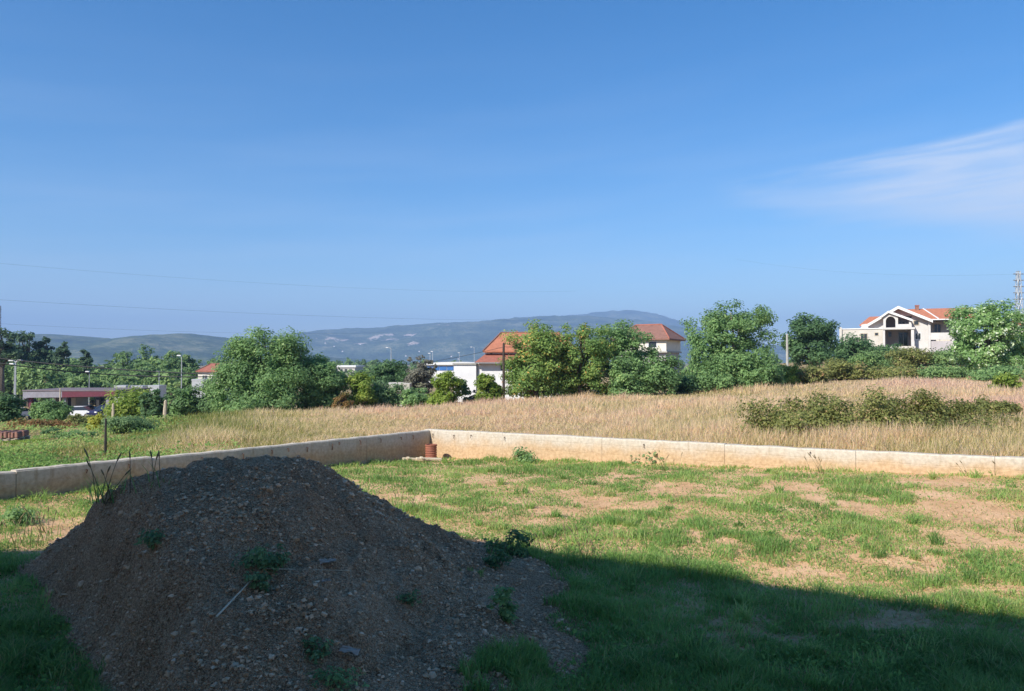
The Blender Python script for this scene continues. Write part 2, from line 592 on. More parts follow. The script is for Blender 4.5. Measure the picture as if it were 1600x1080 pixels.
terr = RBF([(-9.8, 14.0, 0.5), (-2.9, 24.2, 0.25), (11.0, 16.3, 0.78), (4.5, 20.2, 0.6),
            (0, -15, 0.4), (-16, 0, 0.6), (18, 0, 0.9), (-60, -20, 0), (60, -20, 2.5), (0, -80, 0),
            rel(0, 22, 0.35), rel(100, 25, 0.1), rel(240, 27, 0.1), rel(100, 45, -0.87), rel(-150, 45, -0.8), rel(150, 60, -1.8),
            rel(100, 100, -4.6), rel(-200, 100, -4.6), rel(100, 150, -5.6), rel(430, 58, -1.1), rel(650, 55, -0.6), rel(900, 56, 0.1),
            rel(1100, 60, 0.4), rel(1250, 62, 0.9), rel(1500, 62, 1.3), rel(1750, 62, 1.6), rel(700, 35, 0.05), rel(1100, 38, 0.35),
            rel(1400, 30, 0.75), rel(1650, 30, 1.0), rel(760, 85, -2.0), rel(1030, 88, 0.0), rel(1400, 112, 4.2), rel(1600, 100, 4.0),
            rel(1230, 100, 2.0), rel(1450, 80, 2.9), rel(650, 180, -2.5), rel(200, 200, -6), rel(650, 400, -6), rel(1000, 300, -3), rel(1500, 300, 3)])


def tz(x, y):
    x, y = np.asarray(x, float), np.asarray(y, float)
    r = np.hypot(x, y)
    k = np.clip((r - 250) / 500, 0, 1)
    k = k * k * (3 - 2 * k)
    rr = np.maximum(r, 1e-6)
    s = np.minimum(1, 320 / rr)
    return terr(x * s, y * s) * (1 - k) + (-7.0) * k


def in_lot(x, y, margin=0.0):
    """1 inside the walled lot (margin: metres inwards of the inner wall faces)"""
    nl = Vector((-dL.y, dL.x))
    if nl.dot(Vector((0, 5)) - WC) < 0:
        nl = -nl
    nr = Vector((-dR.y, dR.x))
    if nr.dot(Vector((0, 5)) - WC) < 0:
        nr = -nr
    a = (x - WC.x) * nl.x + (y - WC.y) * nl.y
    b = (x - WC.x) * nr.x + (y - WC.y) * nr.y
    return np.minimum(a, b) > margin, a, b


def lotz(x, y):
    return lot(x, y) + 0.09 * (fbm(np.asarray(x) * 0.6, np.asarray(y) * 0.6, 5, 3) - 0.5) + 0.035 * (fbm(np.asarray(x) * 3.1, np.asarray(y) * 3.1, 9, 3) - 0.5)


def grid_faces(nu, nv, wrap=False):
    i = np.arange(nu if wrap else nu - 1)
    j = np.arange(nv - 1)
    I, J = np.meshgrid(i, j, indexing='ij')
    I2 = (I + 1) % nu
    return np.stack([I * nv + J, I2 * nv + J, I2 * nv + J + 1, I * nv + J + 1], -1).reshape(-1, 4)


def build_ground():
    na, nr_ = 260, 140
    az = np.linspace(0, 2 * np.pi, na, endpoint=False)
    rr = np.concatenate([[0.0], np.geomspace(1.5, 9000, nr_ - 1)])
    A, RR = np.meshgrid(az, rr, indexing='ij')
    x, y = RR * np.sin(A), RR * np.cos(A)
    z = tz(x, y)
    ins, a, b = in_lot(x, y)
    lower = np.clip(np.minimum(a, b) / 0.3 + 1.0, 0, 1)
    z = z - lower * 1.6 + np.where(RR > 40, 0.3 * (fbm(x * 0.05, y * 0.05, 3) - 0.5), 0)
    me = np_mesh('ground', np.stack([x, y, z], -1).reshape(-1, 3), [grid_faces(na, nr_, True)[:, ::-1]], smooth_shade=True)
    o = link('ground', me, M['field_soil'])
    tag(o, 'open field ground of dry soil reaching to the hills', kind='structure')
    # the walled lot
    xs = np.arange(-22, 22.01, 0.15)
    ys = np.arange(-15, 24.5, 0.15)
    X, Y = np.meshgrid(xs, ys, indexing='ij')
    ins, a, b = in_lot(X, Y, -0.12)
    Z = lotz(X, Y)
    keep = ins
    F4 = grid_faces(len(xs), len(ys))
    kf = keep.ravel()[F4].all(axis=1)
    F4 = F4[kf]
    used = np.unique(F4)
    remap = np.full(X.size, -1)
    remap[used] = np.arange(len(used))
    V = np.stack([X, Y, Z], -1).reshape(-1, 3)[used]
    o = link('lot_ground', np_mesh('lot_ground', V, [remap[F4]], smooth_shade=True), M['lot_soil'])
    tag(o, 'sandy bare soil of the walled building lot', kind='structure')


build_ground()


# ------------------------------------------------------------------ hills
def hill_mat():
    m, nt, bs = new_mat('hill_scrub')
    f = noise_node(nt, 0.006, 8, 0.65)
    f2 = noise_node(nt, 0.05, 4, 0.7)
    mx = NM(nt, 'ADD', NM(nt, 'MULTIPLY', f, 0.6), NM(nt, 'MULTIPLY', f2, 0.4))
    green = ramp(nt, mx, [(0.40, (0.014, 0.030, 0.014)), (0.51, (0.055, 0.085, 0.038)), (0.62, (0.19, 0.19, 0.11))])
    a = nt.nodes.new('ShaderNodeAttribute')
    a.attribute_name = 'scar'
    sc = smooth(nt, NM(nt, 'ADD', a.outputs['Fac'], NM(nt, 'MULTIPLY', NM(nt, 'SUBTRACT', f2, 0.5), 1.6)), 0.42, 0.7)
    c = nt.nodes.new('ShaderNodeMixRGB')
    nt.links.new(sc, c.inputs[0])
    nt.links.new(green, c.inputs[1])
    c.inputs[2].default_value = (0.46, 0.38, 0.32, 1)
    nt.links.new(c.outputs[0], bs.inputs['Base Color'])
    bs.inputs['Roughness'].default_value = 1
    bs.inputs['Specular IOR Level'].default_value = 0.05
    add_bump(nt, bs, f2, 1.0, 8)
    return m


M['hill'] = hill_mat()


def hill(label, D, prof, depth, seed, rough, scars=()):
    px = np.array([p[0] for p in prof], float)
    py = np.array([p[1] for p in prof], float)
    u = np.linspace(px[0], px[-1], 170)
    h = np.interp(u, px, py)
    ker = np.hanning(9)
    ker /= ker.sum()
    h = np.convolve(np.pad(h, 4, mode='edge'), ker, 'valid')
    zr = CAMZ + D * (565 - h) / F                      # ridge height
    v = np.linspace(-1, 1, 50)
    U, Vv = np.meshgrid(u, v, indexing='ij')
    x = (U - 800) / F * D
    y = D + Vv * depth
    bell = np.cos(np.clip(Vv, -1, 1) * np.pi / 2) ** 1.3
    n = fbm(x / depth * 5, y / depth * 5, seed, 5)
    hh = (zr[:, None] + 9) * bell * (1 + 1.5 * (n - 0.5) * (1 - bell))
    z = -9 + hh + rough * (fbm(x / 60, y / 60, seed + 9, 3) - 0.5) * np.clip(bell * 3, 0, 1)
    # pale quarry benches, laid out on the slope itself
    s = np.zeros_like(z)
    for (cx, cy, w, hgt) in scars:
        sx = (x / y) * F + 800
        sy = 565 - (z - CAMZ) / y * F
        s = np.maximum(s, np.exp(-(((sx - cx) / w) ** 4 + ((sy - cy) / hgt) ** 2)) * (Vv < 0.02))
    me = np_mesh('hill', np.stack([x, y, z], -1).reshape(-1, 3), [grid_faces(170, 50)], {'scar': s.ravel()}, True)
    o = link('hill', me, M['hill'])
    tag(o, label, kind='structure')


hill('low wooded hills on the left skyline', 2600, [(-400, 560), (-150, 545), (0, 533), (75, 523), (110, 524), (200, 532), (255, 525), (300, 521), (355, 529), (420, 543), (480, 556), (600, 566), (700, 570)], 900, 2, 10)
hill('long hazy hill with pale quarry benches', 5000, [(300, 568), (400, 550), (450, 530), (480, 523), (520, 516), (600, 513), (680, 506), (760, 503), (840, 496), (900, 495), (980, 501), (1060, 515), (1150, 535), (1300, 556), (1500, 572)], 1700, 21, 22,
     [(505, 528, 22, 2.0), (545, 532, 20, 1.7), (628, 523, 38, 1.5), (600, 531, 26, 1.2), (566, 537, 12, 1.4), (642, 535, 24, 1.2), (690, 508, 12, 1.0), (585, 527, 10, 1.0)])
hill('rounded blue mountain peak behind the trees', 6800, [(500, 572), (650, 545), (760, 512), (860, 497), (920, 490), (950, 486.5), (985, 485.5), (1020, 491), (1060, 504), (1100, 520), (1160, 540), (1260, 562), (1400, 575)], 1600, 33, 22)

# ------------------------------------------------------------------ perimeter walls
def wall_run(A, B, zt0, zt1, z_in0, z_in1, label, nsec, ties, out_sign):
    """cast wall from A (corner) to B; panels are separate pours"""
    d = (B - A)
    ln = d.length
    d = d.normalized()
    nrm = Vector((-d.y, d.x)) * out_sign               # outwards
    root = empty('concrete_wall', (A.x, A.y, 0), 0)
    tag(root, label, 'wall')
    th = 0.24
    edges = np.linspace(0, ln, nsec + 1)
    edges[1:-1] += RNG.uniform(-0.35, 0.35, nsec - 1)
    for i in range(nsec):
        s0, s1 = edges[i] + 0.004, edges[i + 1] - 0.004
        off = RNG.uniform(-0.006, 0.006)
        dz = RNG.uniform(-0.014, 0.014)
        nseg = 12
        V, UP = [], []
        for k in range(nseg + 1):
            s = s0 + (s1 - s0) * k / nseg
            t = s / ln
            zt = zt0 + (zt1 - zt0) * t + dz + RNG.uniform(-0.008, 0.008)
            zb = -0.7
            zg = z_in0 + (z_in1 - z_in0) * t
            for (q, zz, up) in ((0, zb, -0.6), (0, zg, 0.0), (0, zt - 0.03, 1.0), (0.018, zt, 1.1), (th - 0.018, zt + RNG.uniform(-0.006, 0.006), 1.1), (th, zt - 0.02, 1.0), (th, zb, -0.5)):
                p = d * s + nrm * (q + off)
                V.append((p.x, p.y, zz))
                UP.append(up)
        n = 7
        fs = []
        for k in range(nseg):
            for j in range(n):
                j2 = (j + 1) % n
                fs.append((k * n + j, (k + 1) * n + j, (k + 1) * n + j2, k * n + j2))
        quads = np.array(fs)
        caps = np.array([list(range(n)), [nseg * n + j for j in range(n)][::-1]])
        me = np_mesh('panel', V, [quads, caps], {'up': UP})
        link('panel', me, M['concrete'], root)
    # rusty form-tie wires sticking out under the top edge
    for s in ties:
        t = s / ln
        zt = zt0 + (zt1 - zt0) * t - RNG.uniform(0.09, 0.13)
        p = d * s - nrm * 0.012
        m = MB()
        L_ = RNG.uniform(0.06, 0.16)
        q = p - nrm * 0.035
        m.tube([(p.x + nrm.x * .05, p.y + nrm.y * .05, zt), (q.x, q.y, zt), (q.x + RNG.uniform(-.02, .02), q.y, zt - L_)], 0.012, 5)
        m.build('tie_wire', M['rust'], root)
    return root


def along(A, B, D):                                  # distance along A->B where depth is D
    return (A.y - D) / ((A.y - B.y) / (B - A).length)


lenL, lenR = (WL2 - WC).length, (WR2 - WC).length
zl2 = 0.86 + (1.0 - 0.86) * lenL / (WL - WC).length
zr2 = 0.86 + (1.0 - 0.86) * lenR / (WR - WC).length
tiesL = []
for px in (645, 626, 594, 562, 530, 519, 480, 450, 425, 380, 316, 203, 137):
    dx, dy = (WL - WC)
    k = (px - 800) / F
    # WC.x + t dx = k (WC.y + t dy)
    t = (k * WC.y - WC.x) / (dx - k * dy)
    tiesL.append(t * math.hypot(dx, dy))
tiesR = []
for px in (677, 710, 737, 789, 1006, 1265):
    dx, dy = (WR - WC)
    k = (px - 800) / F
    t = (k * WC.y - WC.x) / (dx - k * dy)
    tiesR.append(t * math.hypot(dx, dy))
sgnL = 1 if Vector((-dL.y, dL.x)).dot(Vector((0, 5)) - WC) < 0 else -1
sgnR = 1 if Vector((-dR.y, dR.x)).dot(Vector((0, 5)) - WC) < 0 else -1
wall_run(WC, WL2, 0.86, zl2, 0.05, 0.5 + 0.1, 'low shaded concrete boundary wall running from the corner to the left', 7, tiesL, sgnL)
wall_run(WC - dR * 0.23, WR2, 0.861, zr2, 0.05, 0.7 + 0.1, 'low sunlit concrete boundary wall running from the corner to the right', 8, [t + 0.23 for t in tiesR], sgnR)


# ------------------------------------------------------------------ house behind the viewpoint (its gable throws the foreground shade)
def build_own_house():
    root = empty('gable_house', (0, 0, 0))
    tag(root, 'large gabled house whose shade covers the soil pile', 'house')
    px, pz, sl = -13.56, 12.4, 0.373
    xl, xr = -18.6, -1.2
    ey = 0.2

    def zr(x):
        return pz - sl * abs(x - px)
    y1 = -0.55
    poly = [(xl + .5, -0.5), (xr - .5, -0.5), (xr - .5, zr(xr - .5) - .25), (px, pz - .25), (xl + .5, zr(xl + .5) - .25)]
    MB().prism(poly, 'y', -14, y1).build('wall', M['ochre_wall'], root)  # unseen facade; ochre chosen to bounce warm light into the foreground shade
    y0 = -0.3
    for s in (-1, 1):
        xe = (xl - .3) if s < 0 else (xr + .3)
        poly = [(px, pz), (xe, zr(xe)), (xe, zr(xe) - .2), (px, pz - .2)]
        MB().prism(poly, 'y', -14.4, y0).build('roof', M['tile_red'], root)
    MB().box(-9, y1 + .003, 1.15, 1.6, 0.55, 1.38).build('terrace', M['concrete_post'], root)
    for fl in (1.4, 4.4, 7.2):
        for x in np.arange(xl + 2.5, xr - 2, 3.6):
            if fl + 2.2 > zr(x) - 1:
                continue
            w = MB().box(x, y1 + .003, fl + .9 if fl > 2 else fl, x + 1.3, y1 + .05, fl + 2.1).build('window', M['frame_white'], root)
            MB().box(x + .08, y1 + .051, (fl + .98 if fl > 2 else fl + .08), x + 1.22, y1 + .06, fl + 2.02).build('pane', M['glass'], w)


build_own_house()


# ------------------------------------------------------------------ soil pile
PC = Vector((-2.95, 8.6))


def pile_h(x, y):
    """height of the heap above the lot"""
    x, y = np.asarray(x, float), np.asarray(y, float)
    dx, dy = x - PC.x, y - PC.y
    # main heap: flattened crest, long near flank
    ax = np.where(dx < 0, 3.5, 2.75)
    ay = np.where(dy < 0, 5.0, 2.6)
    r = np.sqrt((dx / ax) ** 2 + (dy / ay) ** 2)
    w = 0.26 * (fbm(x * 0.75, y * 0.75, 40, 4) - 0.5)
    r = r + w
    h = 1.42 * np.clip(1 - (np.clip(r - 0.17, 0, 9) / 0.85) ** 1.18, 0, None)
    # spread apron on the right
    r2 = np.sqrt(((x + 1.55) / 2.35) ** 2 + ((y - 7.4) / 3.9) ** 2) + 0.9 * w
    h2 = 0.40 * np.clip(1 - r2, 0, None) ** 0.9
    h = np.maximum(h, h2) + 0.10 * np.minimum(h, h2)
    # steep dug edge along the left near side
    edge = ((x + 6.0) * 3.2 + (y - 9.0) * 2.7) / 4.19 + 0.5 * (fbm(x * 1.1, y * 1.1, 44, 3) - 0.5)
    e = np.clip(edge / 0.8, 0, 1)
    h = h * e * e * (3 - 2 * e)
    m = np.clip(h * 4, 0, 1)
    h = h + m * (0.24 * (fbm(x * 1.3, y * 1.3, 50, 3) - 0.5) + 0.12 * (fbm(x * 5, y * 5, 60, 3) - 0.5) + 0.075 * (fbm(x * 15, y * 15, 70, 2) - 0.5))
    return np.where(h > 0.003, h, -0.06)


def surf(x, y):
    return lotz(x, y) + np.maximum(pile_h(x, y), 0)


def pile_normal_spread(x, y, e=0.05):
    gx = (surf(x + e, y) - surf(x - e, y)) / (2 * e)
    gy = (surf(x, y + e) - surf(x, y - e)) / (2 * e)
    return gx, gy


# rock shapes ----------------------------------------------------------
def ico():
    t = (1 + 5 ** 0.5) / 2
    v = np.array([(-1, t, 0), (1, t, 0), (-1, -t, 0), (1, -t, 0), (0, -1, t), (0, 1, t), (0, -1, -t), (0, 1, -t), (t, 0, -1), (t, 0, 1), (-t, 0, -1), (-t, 0, 1)], float)
    v /= np.linalg.norm(v[0])
    f = np.array([(0, 11, 5), (0, 5, 1), (0, 1, 7), (0, 7, 10), (0, 10, 11), (1, 5, 9), (5, 11, 4), (11, 10, 2), (10, 7, 6), (7, 1, 8),
                  (3, 9, 4), (3, 4, 2), (3, 2, 6), (3, 6, 8), (3, 8, 9), (4, 9, 5), (2, 4, 11), (6, 2, 10), (8, 6, 7), (9, 8, 1)])
    return v, f


ICOV, ICOF = ico()
OCTV = np.array([(1, 0, 0), (-1, 0, 0), (0, 1, 0), (0, -1, 0), (0, 0, 1), (0, 0, -1)], float)
OCTF = np.array([(0, 2, 4), (2, 1, 4), (1, 3, 4), (3, 0, 4), (2, 0, 5), (1, 2, 5), (3, 1, 5), (0, 3, 5)])


def rand_rot(n):
    q = RNG.normal(size=(n, 4))
    q /= np.linalg.norm(q, axis=1)[:, None]
    w, x, y, z = q.T
    return np.stack([np.stack([1 - 2 * (y * y + z * z), 2 * (x * y - z * w), 2 * (x * z + y * w)], -1),
                     np.stack([2 * (x * y + z * w), 1 - 2 * (x * x + z * z), 2 * (y * z - x * w)], -1),
                     np.stack([2 * (x * z - y * w), 2 * (y * z + x * w), 1 - 2 * (x * x + y * y)], -1)], 1)


def pebbles(pos, size, V0, F0):
    n = len(pos)
    Rm = rand_rot(n)
    jit = V0[None] * RNG.uniform(0.7, 1.2, (n, len(V0), 1))
    sc = size[:, None] * RNG.uniform(0.6, 1.25, (n, 3))
    V = np.einsum('nij,nvj->nvi', Rm, jit) * sc[:, None, :]
    V[:, :, 2] *= 0.75
    V = V + pos[:, None, :]
    Fc = (F0[None] + (np.arange(n) * len(V0))[:, None, None]).reshape(-1, F0.shape[1])
    rnd = np.repeat(RNG.uniform(0, 1, n), len(V0))
    return V.reshape(-1, 3), Fc, rnd


def build_pile():
    xs = np.arange(-7.6, 2.6, 0.03)
    ys = np.arange(3.4, 11.9, 0.034)
    X, Y = np.meshgrid(xs, ys, indexing='ij')
    h = pile_h(X, Y)
    Z = lotz(X, Y) + h
    F4 = grid_faces(len(xs), len(ys))
    kf = (h.ravel()[F4] > -0.05).any(axis=1)
    F4 = F4[kf]
    used = np.unique(F4)
    remap = np.full(X.size, -1)
    remap[used] = np.arange(len(used))
    V = np.stack([X, Y, Z], -1).reshape(-1, 3)[used]
    root = link('soil_pile', np_mesh('soil_pile', V, [remap[F4]], smooth_shade=True), M['pile_soil'])
    tag(root, 'large dark heap of stony excavated soil in the shade', 'soil pile')
    # pebbles in the soil
    n = 125000
    x = RNG.uniform(-7.2, 1.6, n)
    y = 3.8 + (RNG.uniform(0, 1, n) ** 1.35) * 7.6
    hh = pile_h(x, y)
    ok = hh > 0.02
    dens = fbm(x * 1.2, y * 1.2, 80, 3)
    ok &= RNG.uniform(0, 1, n) < np.clip((dens - 0.25) * 2.2, 0.25, 1)
    x, y = x[ok], y[ok]
    s = 0.006 + 0.026 * RNG.uniform(0, 1, len(x)) ** 5
    z = surf(x, y) + s * 0.25
    V, Fc, rnd = pebbles(np.stack([x, y, z], -1), s, OCTV, OCTF)
    o = link('pebbles', np_mesh('pebbles', V, [Fc], {'rnd': rnd}), M['stone'], root)
    tag(o, kind='stuff')
    # the larger stones, each on its own
    shapes = []
    for k in range(6):
        v = ICOV * RNG.uniform(0.72, 1.15, (12, 1)) * np.array([1.0, RNG.uniform(.65, .95), RNG.uniform(.5, .8)])
        # one subdivision so that the lumps are faceted, not blobs
        me = np_mesh('stone', v, [ICOF], {'rnd': np.full(12, RNG.uniform(0, 1))})
        me.materials.append(M['stone'])
        shapes.append(me)
    cnt = 0
    spots = [at(870, 818, 1), ]
    while cnt < 230:
        x, y = RNG.uniform(-6.5, 2.0), RNG.uniform(4.6, 10.2)
        if pile_h(x, y) < 0.03:
            continue
        if y > 8 and RNG.uniform() < 0.55:
            continue
        s = 0.02 + 0.036 * RNG.uniform() ** 3.2
        o = bpy.data.objects.new('stone', shapes[cnt % 6])
        C.objects.link(o)
        o.parent = root
        o.location = (x, y, float(surf(x, y)) + s * 0.12)
        o.rotation_euler = (RNG.uniform(-.6, .6), RNG.uniform(-.6, .6), RNG.uniform(0, 6.28))
        o.scale = (s, s, s)
        cnt += 1
    return root


build_pile()


# ------------------------------------------------------------------ blades and leaves
def blades(pos, height, width, lean, rnd, curl=0.5):
    """pos (n,3); returns verts (n*5,3), quads, tris, rnd"""
    n = len(pos)
    a = RNG.uniform(0, 2 * np.pi, n)
    b = a + np.pi / 2 + RNG.uniform(-.5, .5, n)
    side = np.stack([np.cos(a), np.sin(a), np.zeros(n)], -1) * (width / 2)[:, None]
    fwd = np.stack([np.cos(b), np.sin(b), np.zeros(n)], -1)
    up = np.array([0, 0, 1.0])
    mid = pos + up * (height * 0.55)[:, None] + fwd * (height * lean * 0.35)[:, None]
    tip = pos + up * (height * (1 - curl * lean * 0.4))[:, None] + fwd * (height * lean)[:, None]
    V = np.stack([pos - side, pos + side, mid + side * 0.75, mid - side * 0.75, tip], 1)
    base = (np.arange(n) * 5)[:, None]
    q = base + np.array([[0, 1, 2, 3]])
    t = base + np.array([[3, 2, 4]])
    return V.reshape(-1, 3), q, t, np.repeat(rnd, 5)


class Foliage:
    def __init__(s):
        s.V, s.Q, s.T, s.A, s.n = [], [], [], [], 0

    def add(s, V, q, t, a):
        s.V.append(V)
        s.Q.append(q + s.n)
        if t is not None:
            s.T.append(t + s.n)
        s.A.append(a)
        s.n += len(V)

    def mesh(s, name):
        faces = [np.concatenate(s.Q)]
        if s.T:
            faces.append(np.concatenate(s.T))
        return np_mesh(name, np.concatenate(s.V), faces, {'rnd': np.clip(np.concatenate(s.A), 0.001, 0.999)})


BARE = [  # bare patches in the lot as (x, y, rx, ry)
]
for (px, py, wx, wy) in [(960, 795, 110, 24), (780, 742, 50, 12), (1110, 848, 30, 18), (1325, 797, 50, 12), (1490, 800, 70, 20), (1440, 884, 60, 12),
                         (1255, 890, 60, 12), (1290, 850, 22, 10), (1160, 742, 40, 6), (1480, 770, 60, 10), (965, 738, 50, 7), (660, 775, 30, 12),
                         (150, 830, 110, 12), (230, 778, 70, 14), (1060, 765, 30, 8), (1530, 935, 70, 14), (1380, 985, 110, 14), (1500, 850, 60, 14),
                         (1250, 742, 60, 7), (1400, 740, 60, 6), (620, 770, 40, 15), (1220, 760, 40, 6), (60, 838, 60, 12), (740, 860, 40, 9), (1180, 1000, 60, 10)]:
    D = (3 - 0.43) / ((py - 565) / F)
    BARE.append((X_at(px, D), D, wx / F * D, (wy / F) * D * D / 2.55))


def bare_amt(x, y):
    t = np.zeros_like(x)
    k = 2.4 * (fbm(x * 1.5, y * 1.5, 500, 5, 0.6) - 0.5)
    x = x + k
    y = y + 2.2 * (fbm(x * 1.5, y * 1.5, 510, 5, 0.6) - 0.5)
    for (cx, cy, rx, ry) in BARE:
        t = np.maximum(t, np.exp(-(((x - cx) / rx) ** 2 + ((y - cy) / ry) ** 2)))
    return t


def build_lot_grass():
    fo = Foliage()
    n = 430000
    # screen-fair sampling: more blades near, fewer far
    D = 1 / RNG.uniform(1 / 24.0, 1 / 5.2, n)
    D = np.where(RNG.uniform(0, 1, n) < 0.62, D, RNG.uniform(6, 24, n))
    x = (RNG.uniform(-120, 1720, n) - 800) / F * D
    y = D
    ok, a, b = in_lot(x, y, 0.05)
    ph = pile_h(x, y)
    ok &= ph < 0.02 + 0.16 * np.clip(fbm(x * 1.8, y * 1.8, 97, 3) - 0.38, 0, 1) * 3 * (x > -1.5)
    cov = fbm(x * 0.55, y * 0.55, 90, 4) * 0.6 + fbm(x * 2.2, y * 2.2, 95, 3) * 0.4
    px = x / y * F + 800
    dry = np.clip((px - 1000) / 700, 0, 1) * np.clip((y - 6) / 3, 0, 1)
    wallside = np.exp(-np.minimum(a, b) / 0.5)
    d = cov - 0.50 * bare_amt(x + .25 * (fbm(x * 2, y * 2, 7) - .5), y + .35 * (fbm(x * 2, y * 2, 8) - .5)) - 0.10 * dry + 0.08 * wallside
    ok &= RNG.uniform(0, 1, n) < np.clip((d - 0.13) * 4.2, 0.06, 1)
    x, y, cov, dry, d = x[ok], y[ok], cov[ok], dry[ok], d[ok]
    z = surf(x, y)
    tuft = fbm(x * 1.7, y * 1.7, 120, 3)
    h = (0.035 + 0.15 * np.clip((tuft - 0.36) * 2.4, 0, 1) * np.clip((d - .3) * 4, 0.2, 1)) * RNG.uniform(0.6, 1.35, len(x))
    w = 0.0045 + 0.00075 * y * RNG.uniform(0.7, 1.3, len(x))
    lean = RNG.uniform(0.25, 1.1, len(x))
    hue = 0.33 + 0.75 * (fbm(x * 0.8, y * 0.8, 130, 3) - 0.5) + RNG.normal(0, 0.13, len(x)) + 0.28 * dry + 0.30 * np.clip(0.45 - d, 0, .4)
    strawy = RNG.uniform(0, 1, len(x)) < 0.05 + 0.18 * dry + 0.35 * np.clip(0.42 - d, 0, 0.3)
    hue = np.where(strawy, RNG.uniform(0.85, 1.0, len(x)), hue)
    fo.add(*blades(np.stack([x, y, z - 0.005], -1), h, w, lean, hue))
    print('lot grass', len(x))
    # coarse tufts standing out of the mat
    nt_ = 520
    D = 1 / RNG.uniform(1 / 22.0, 1 / 5.8, nt_)
    cx = (RNG.uniform(-60, 1660, nt_) - 800) / F * D
    ok, a, b = in_lot(cx, D, 0.15)
    ok &= (pile_h(cx, D) < 0.03) & (bare_amt(cx, D) < 0.55)
    cx, cy = cx[ok], D[ok]
    per = 46
    m = len(cx) * per
    rad = np.repeat(RNG.uniform(.05, .22, len(cx)), per) * RNG.uniform(0, 1, m) ** .5
    an = RNG.uniform(0, 2 * np.pi, m)
    x = np.repeat(cx, per) + rad * np.cos(an)
    y = np.repeat(cy, per) + rad * np.sin(an)
    hh = np.repeat(RNG.uniform(.09, .26, len(cx)), per) * RNG.uniform(.45, 1.1, m)
    hue = np.repeat(RNG.uniform(.05, .75, len(cx)), per) + RNG.normal(0, .1, m)
    fo.add(*blades(np.stack([x, y, surf(x, y) - .01], -1), hh, .004 + .0007 * y * RNG.uniform(.8, 1.4, m), RNG.uniform(.3, 1.3, m), hue))
    # low broad leaves of creeping weeds
    n2 = 42000
    D = 1 / RNG.uniform(1 / 24.0, 1 / 5.4, n2)
    x = (RNG.uniform(-100, 1700, n2) - 800) / F * D
    y = D
    ok, a, b = in_lot(x, y, 0.1)
    ok &= pile_h(x, y) < 0.05
    patch = fbm(x * 0.9, y * 0.9, 210, 3) - 0.5 * bare_amt(x, y)
    ok &= RNG.uniform(0, 1, n2) < np.clip((patch - 0.48) * 6, 0, 1)
    x, y = x[ok], y[ok]
    pos = np.stack([x, y, lotz(x, y) + RNG.uniform(0.02, 0.10, len(x))], -1)
    s = 0.014 + 0.0011 * y
    V, q, a = leaves(pos, s * RNG.uniform(.7, 1.4, len(x)), np.tile([0, 0, 1.0], (len(x), 1)), 0.9, 0.25 + RNG.normal(0, .14, len(x)))
    fo.add(V, q, None, a)
    o = link('lot_grass', fo.mesh('lot_grass'), M['grass'])
    tag(o, 'patchy green grass and weeds covering the lot', 'grass', kind='stuff')
    # small stones and clods on the open soil
    n = 9000
    D = 1 / RNG.uniform(1 / 23.0, 1 / 6, n)
    x = (RNG.uniform(-50, 1650, n) - 800) / F * D
    y = D
    ok, a, b = in_lot(x, y, 0.1)
    ok &= (pile_h(x, y) < 0.02) & (RNG.uniform(0, 1, n) < 0.2 + bare_amt(x, y))
    x, y = x[ok], y[ok]
    sz = (0.006 + 0.0007 * y) * RNG.uniform(.6, 1.8, len(x))
    V, Fc, rnd = pebbles(np.stack([x, y, lotz(x, y) + sz * .2], -1), sz, OCTV, OCTF)
    o = link('lot_stones', np_mesh('lot_stones', V, [Fc], {'rnd': rnd}), M['clod'])
    tag(o, 'small stones and clods scattered on the open soil of the lot', 'stones', kind='stuff')
    # dry straw litter lying on the bare patches
    fo = Foliage()
    n = 26000
    D = 1 / RNG.uniform(1 / 23.0, 1 / 6, n)
    x = (RNG.uniform(-50, 1650, n) - 800) / F * D
    y = D
    ok, a, b = in_lot(x, y, 0.1)
    ok &= (pile_h(x, y) < 0.02)
    ok &= RNG.uniform(0, 1, n) < 0.25 + bare_amt(x, y)
    x, y = x[ok], y[ok]
    m = len(x)
    ang = RNG.uniform(0, np.pi, m)
    L_ = RNG.uniform(0.03, 0.14, m)
    d = np.stack([np.cos(ang), np.sin(ang), RNG.uniform(-.1, .2, m)], -1) * (L_ / 2)[:, None]
    sd = np.stack([-np.sin(ang), np.cos(ang), np.zeros(m)], -1) * (0.002 + 0.0003 * y)[:, None]
    c = np.stack([x, y, lotz(x, y) + RNG.uniform(.004, .03, m)], -1)
    V = np.stack([c - d - sd, c - d + sd, c + d + sd, c + d - sd], 1)
    fo.add(V.reshape(-1, 3), (np.arange(m) * 4)[:, None] + np.array([[0, 1, 2, 3]]), None, np.repeat(RNG.uniform(.8, 1, m), 4))
    o = link('straw_litter', fo.mesh('straw_litter'), M['grass'])
    tag(o, 'cut dry straw scattered over the bare soil of the lot', 'straw', kind='stuff')


def leaves(pos, size, out, spread, rnd):
    """diamond leaves; out (n,3) preferred normal, spread 0..2 randomness"""
    n = len(pos)
    nrm = out + RNG.normal(0, spread, (n, 3))
    nrm /= np.linalg.norm(nrm, axis=1)[:, None] + 1e-9
    t = np.cross(nrm, RNG.normal(size=(n, 3)))
    t /= np.linalg.norm(t, axis=1)[:, None] + 1e-9
    b = np.cross(nrm, t)
    s = size[:, None]
    tip = 0.16 * s * nrm
    V = np.stack([pos - t * s, pos + b * s * 0.52 + tip, pos + t * s, pos - b * s * 0.52 + tip], 1)
    q = (np.arange(n) * 4)[:, None] + np.array([[0, 1, 2, 3]])
    return V.reshape(-1, 3), q, np.repeat(rnd, 4)


build_lot_grass()


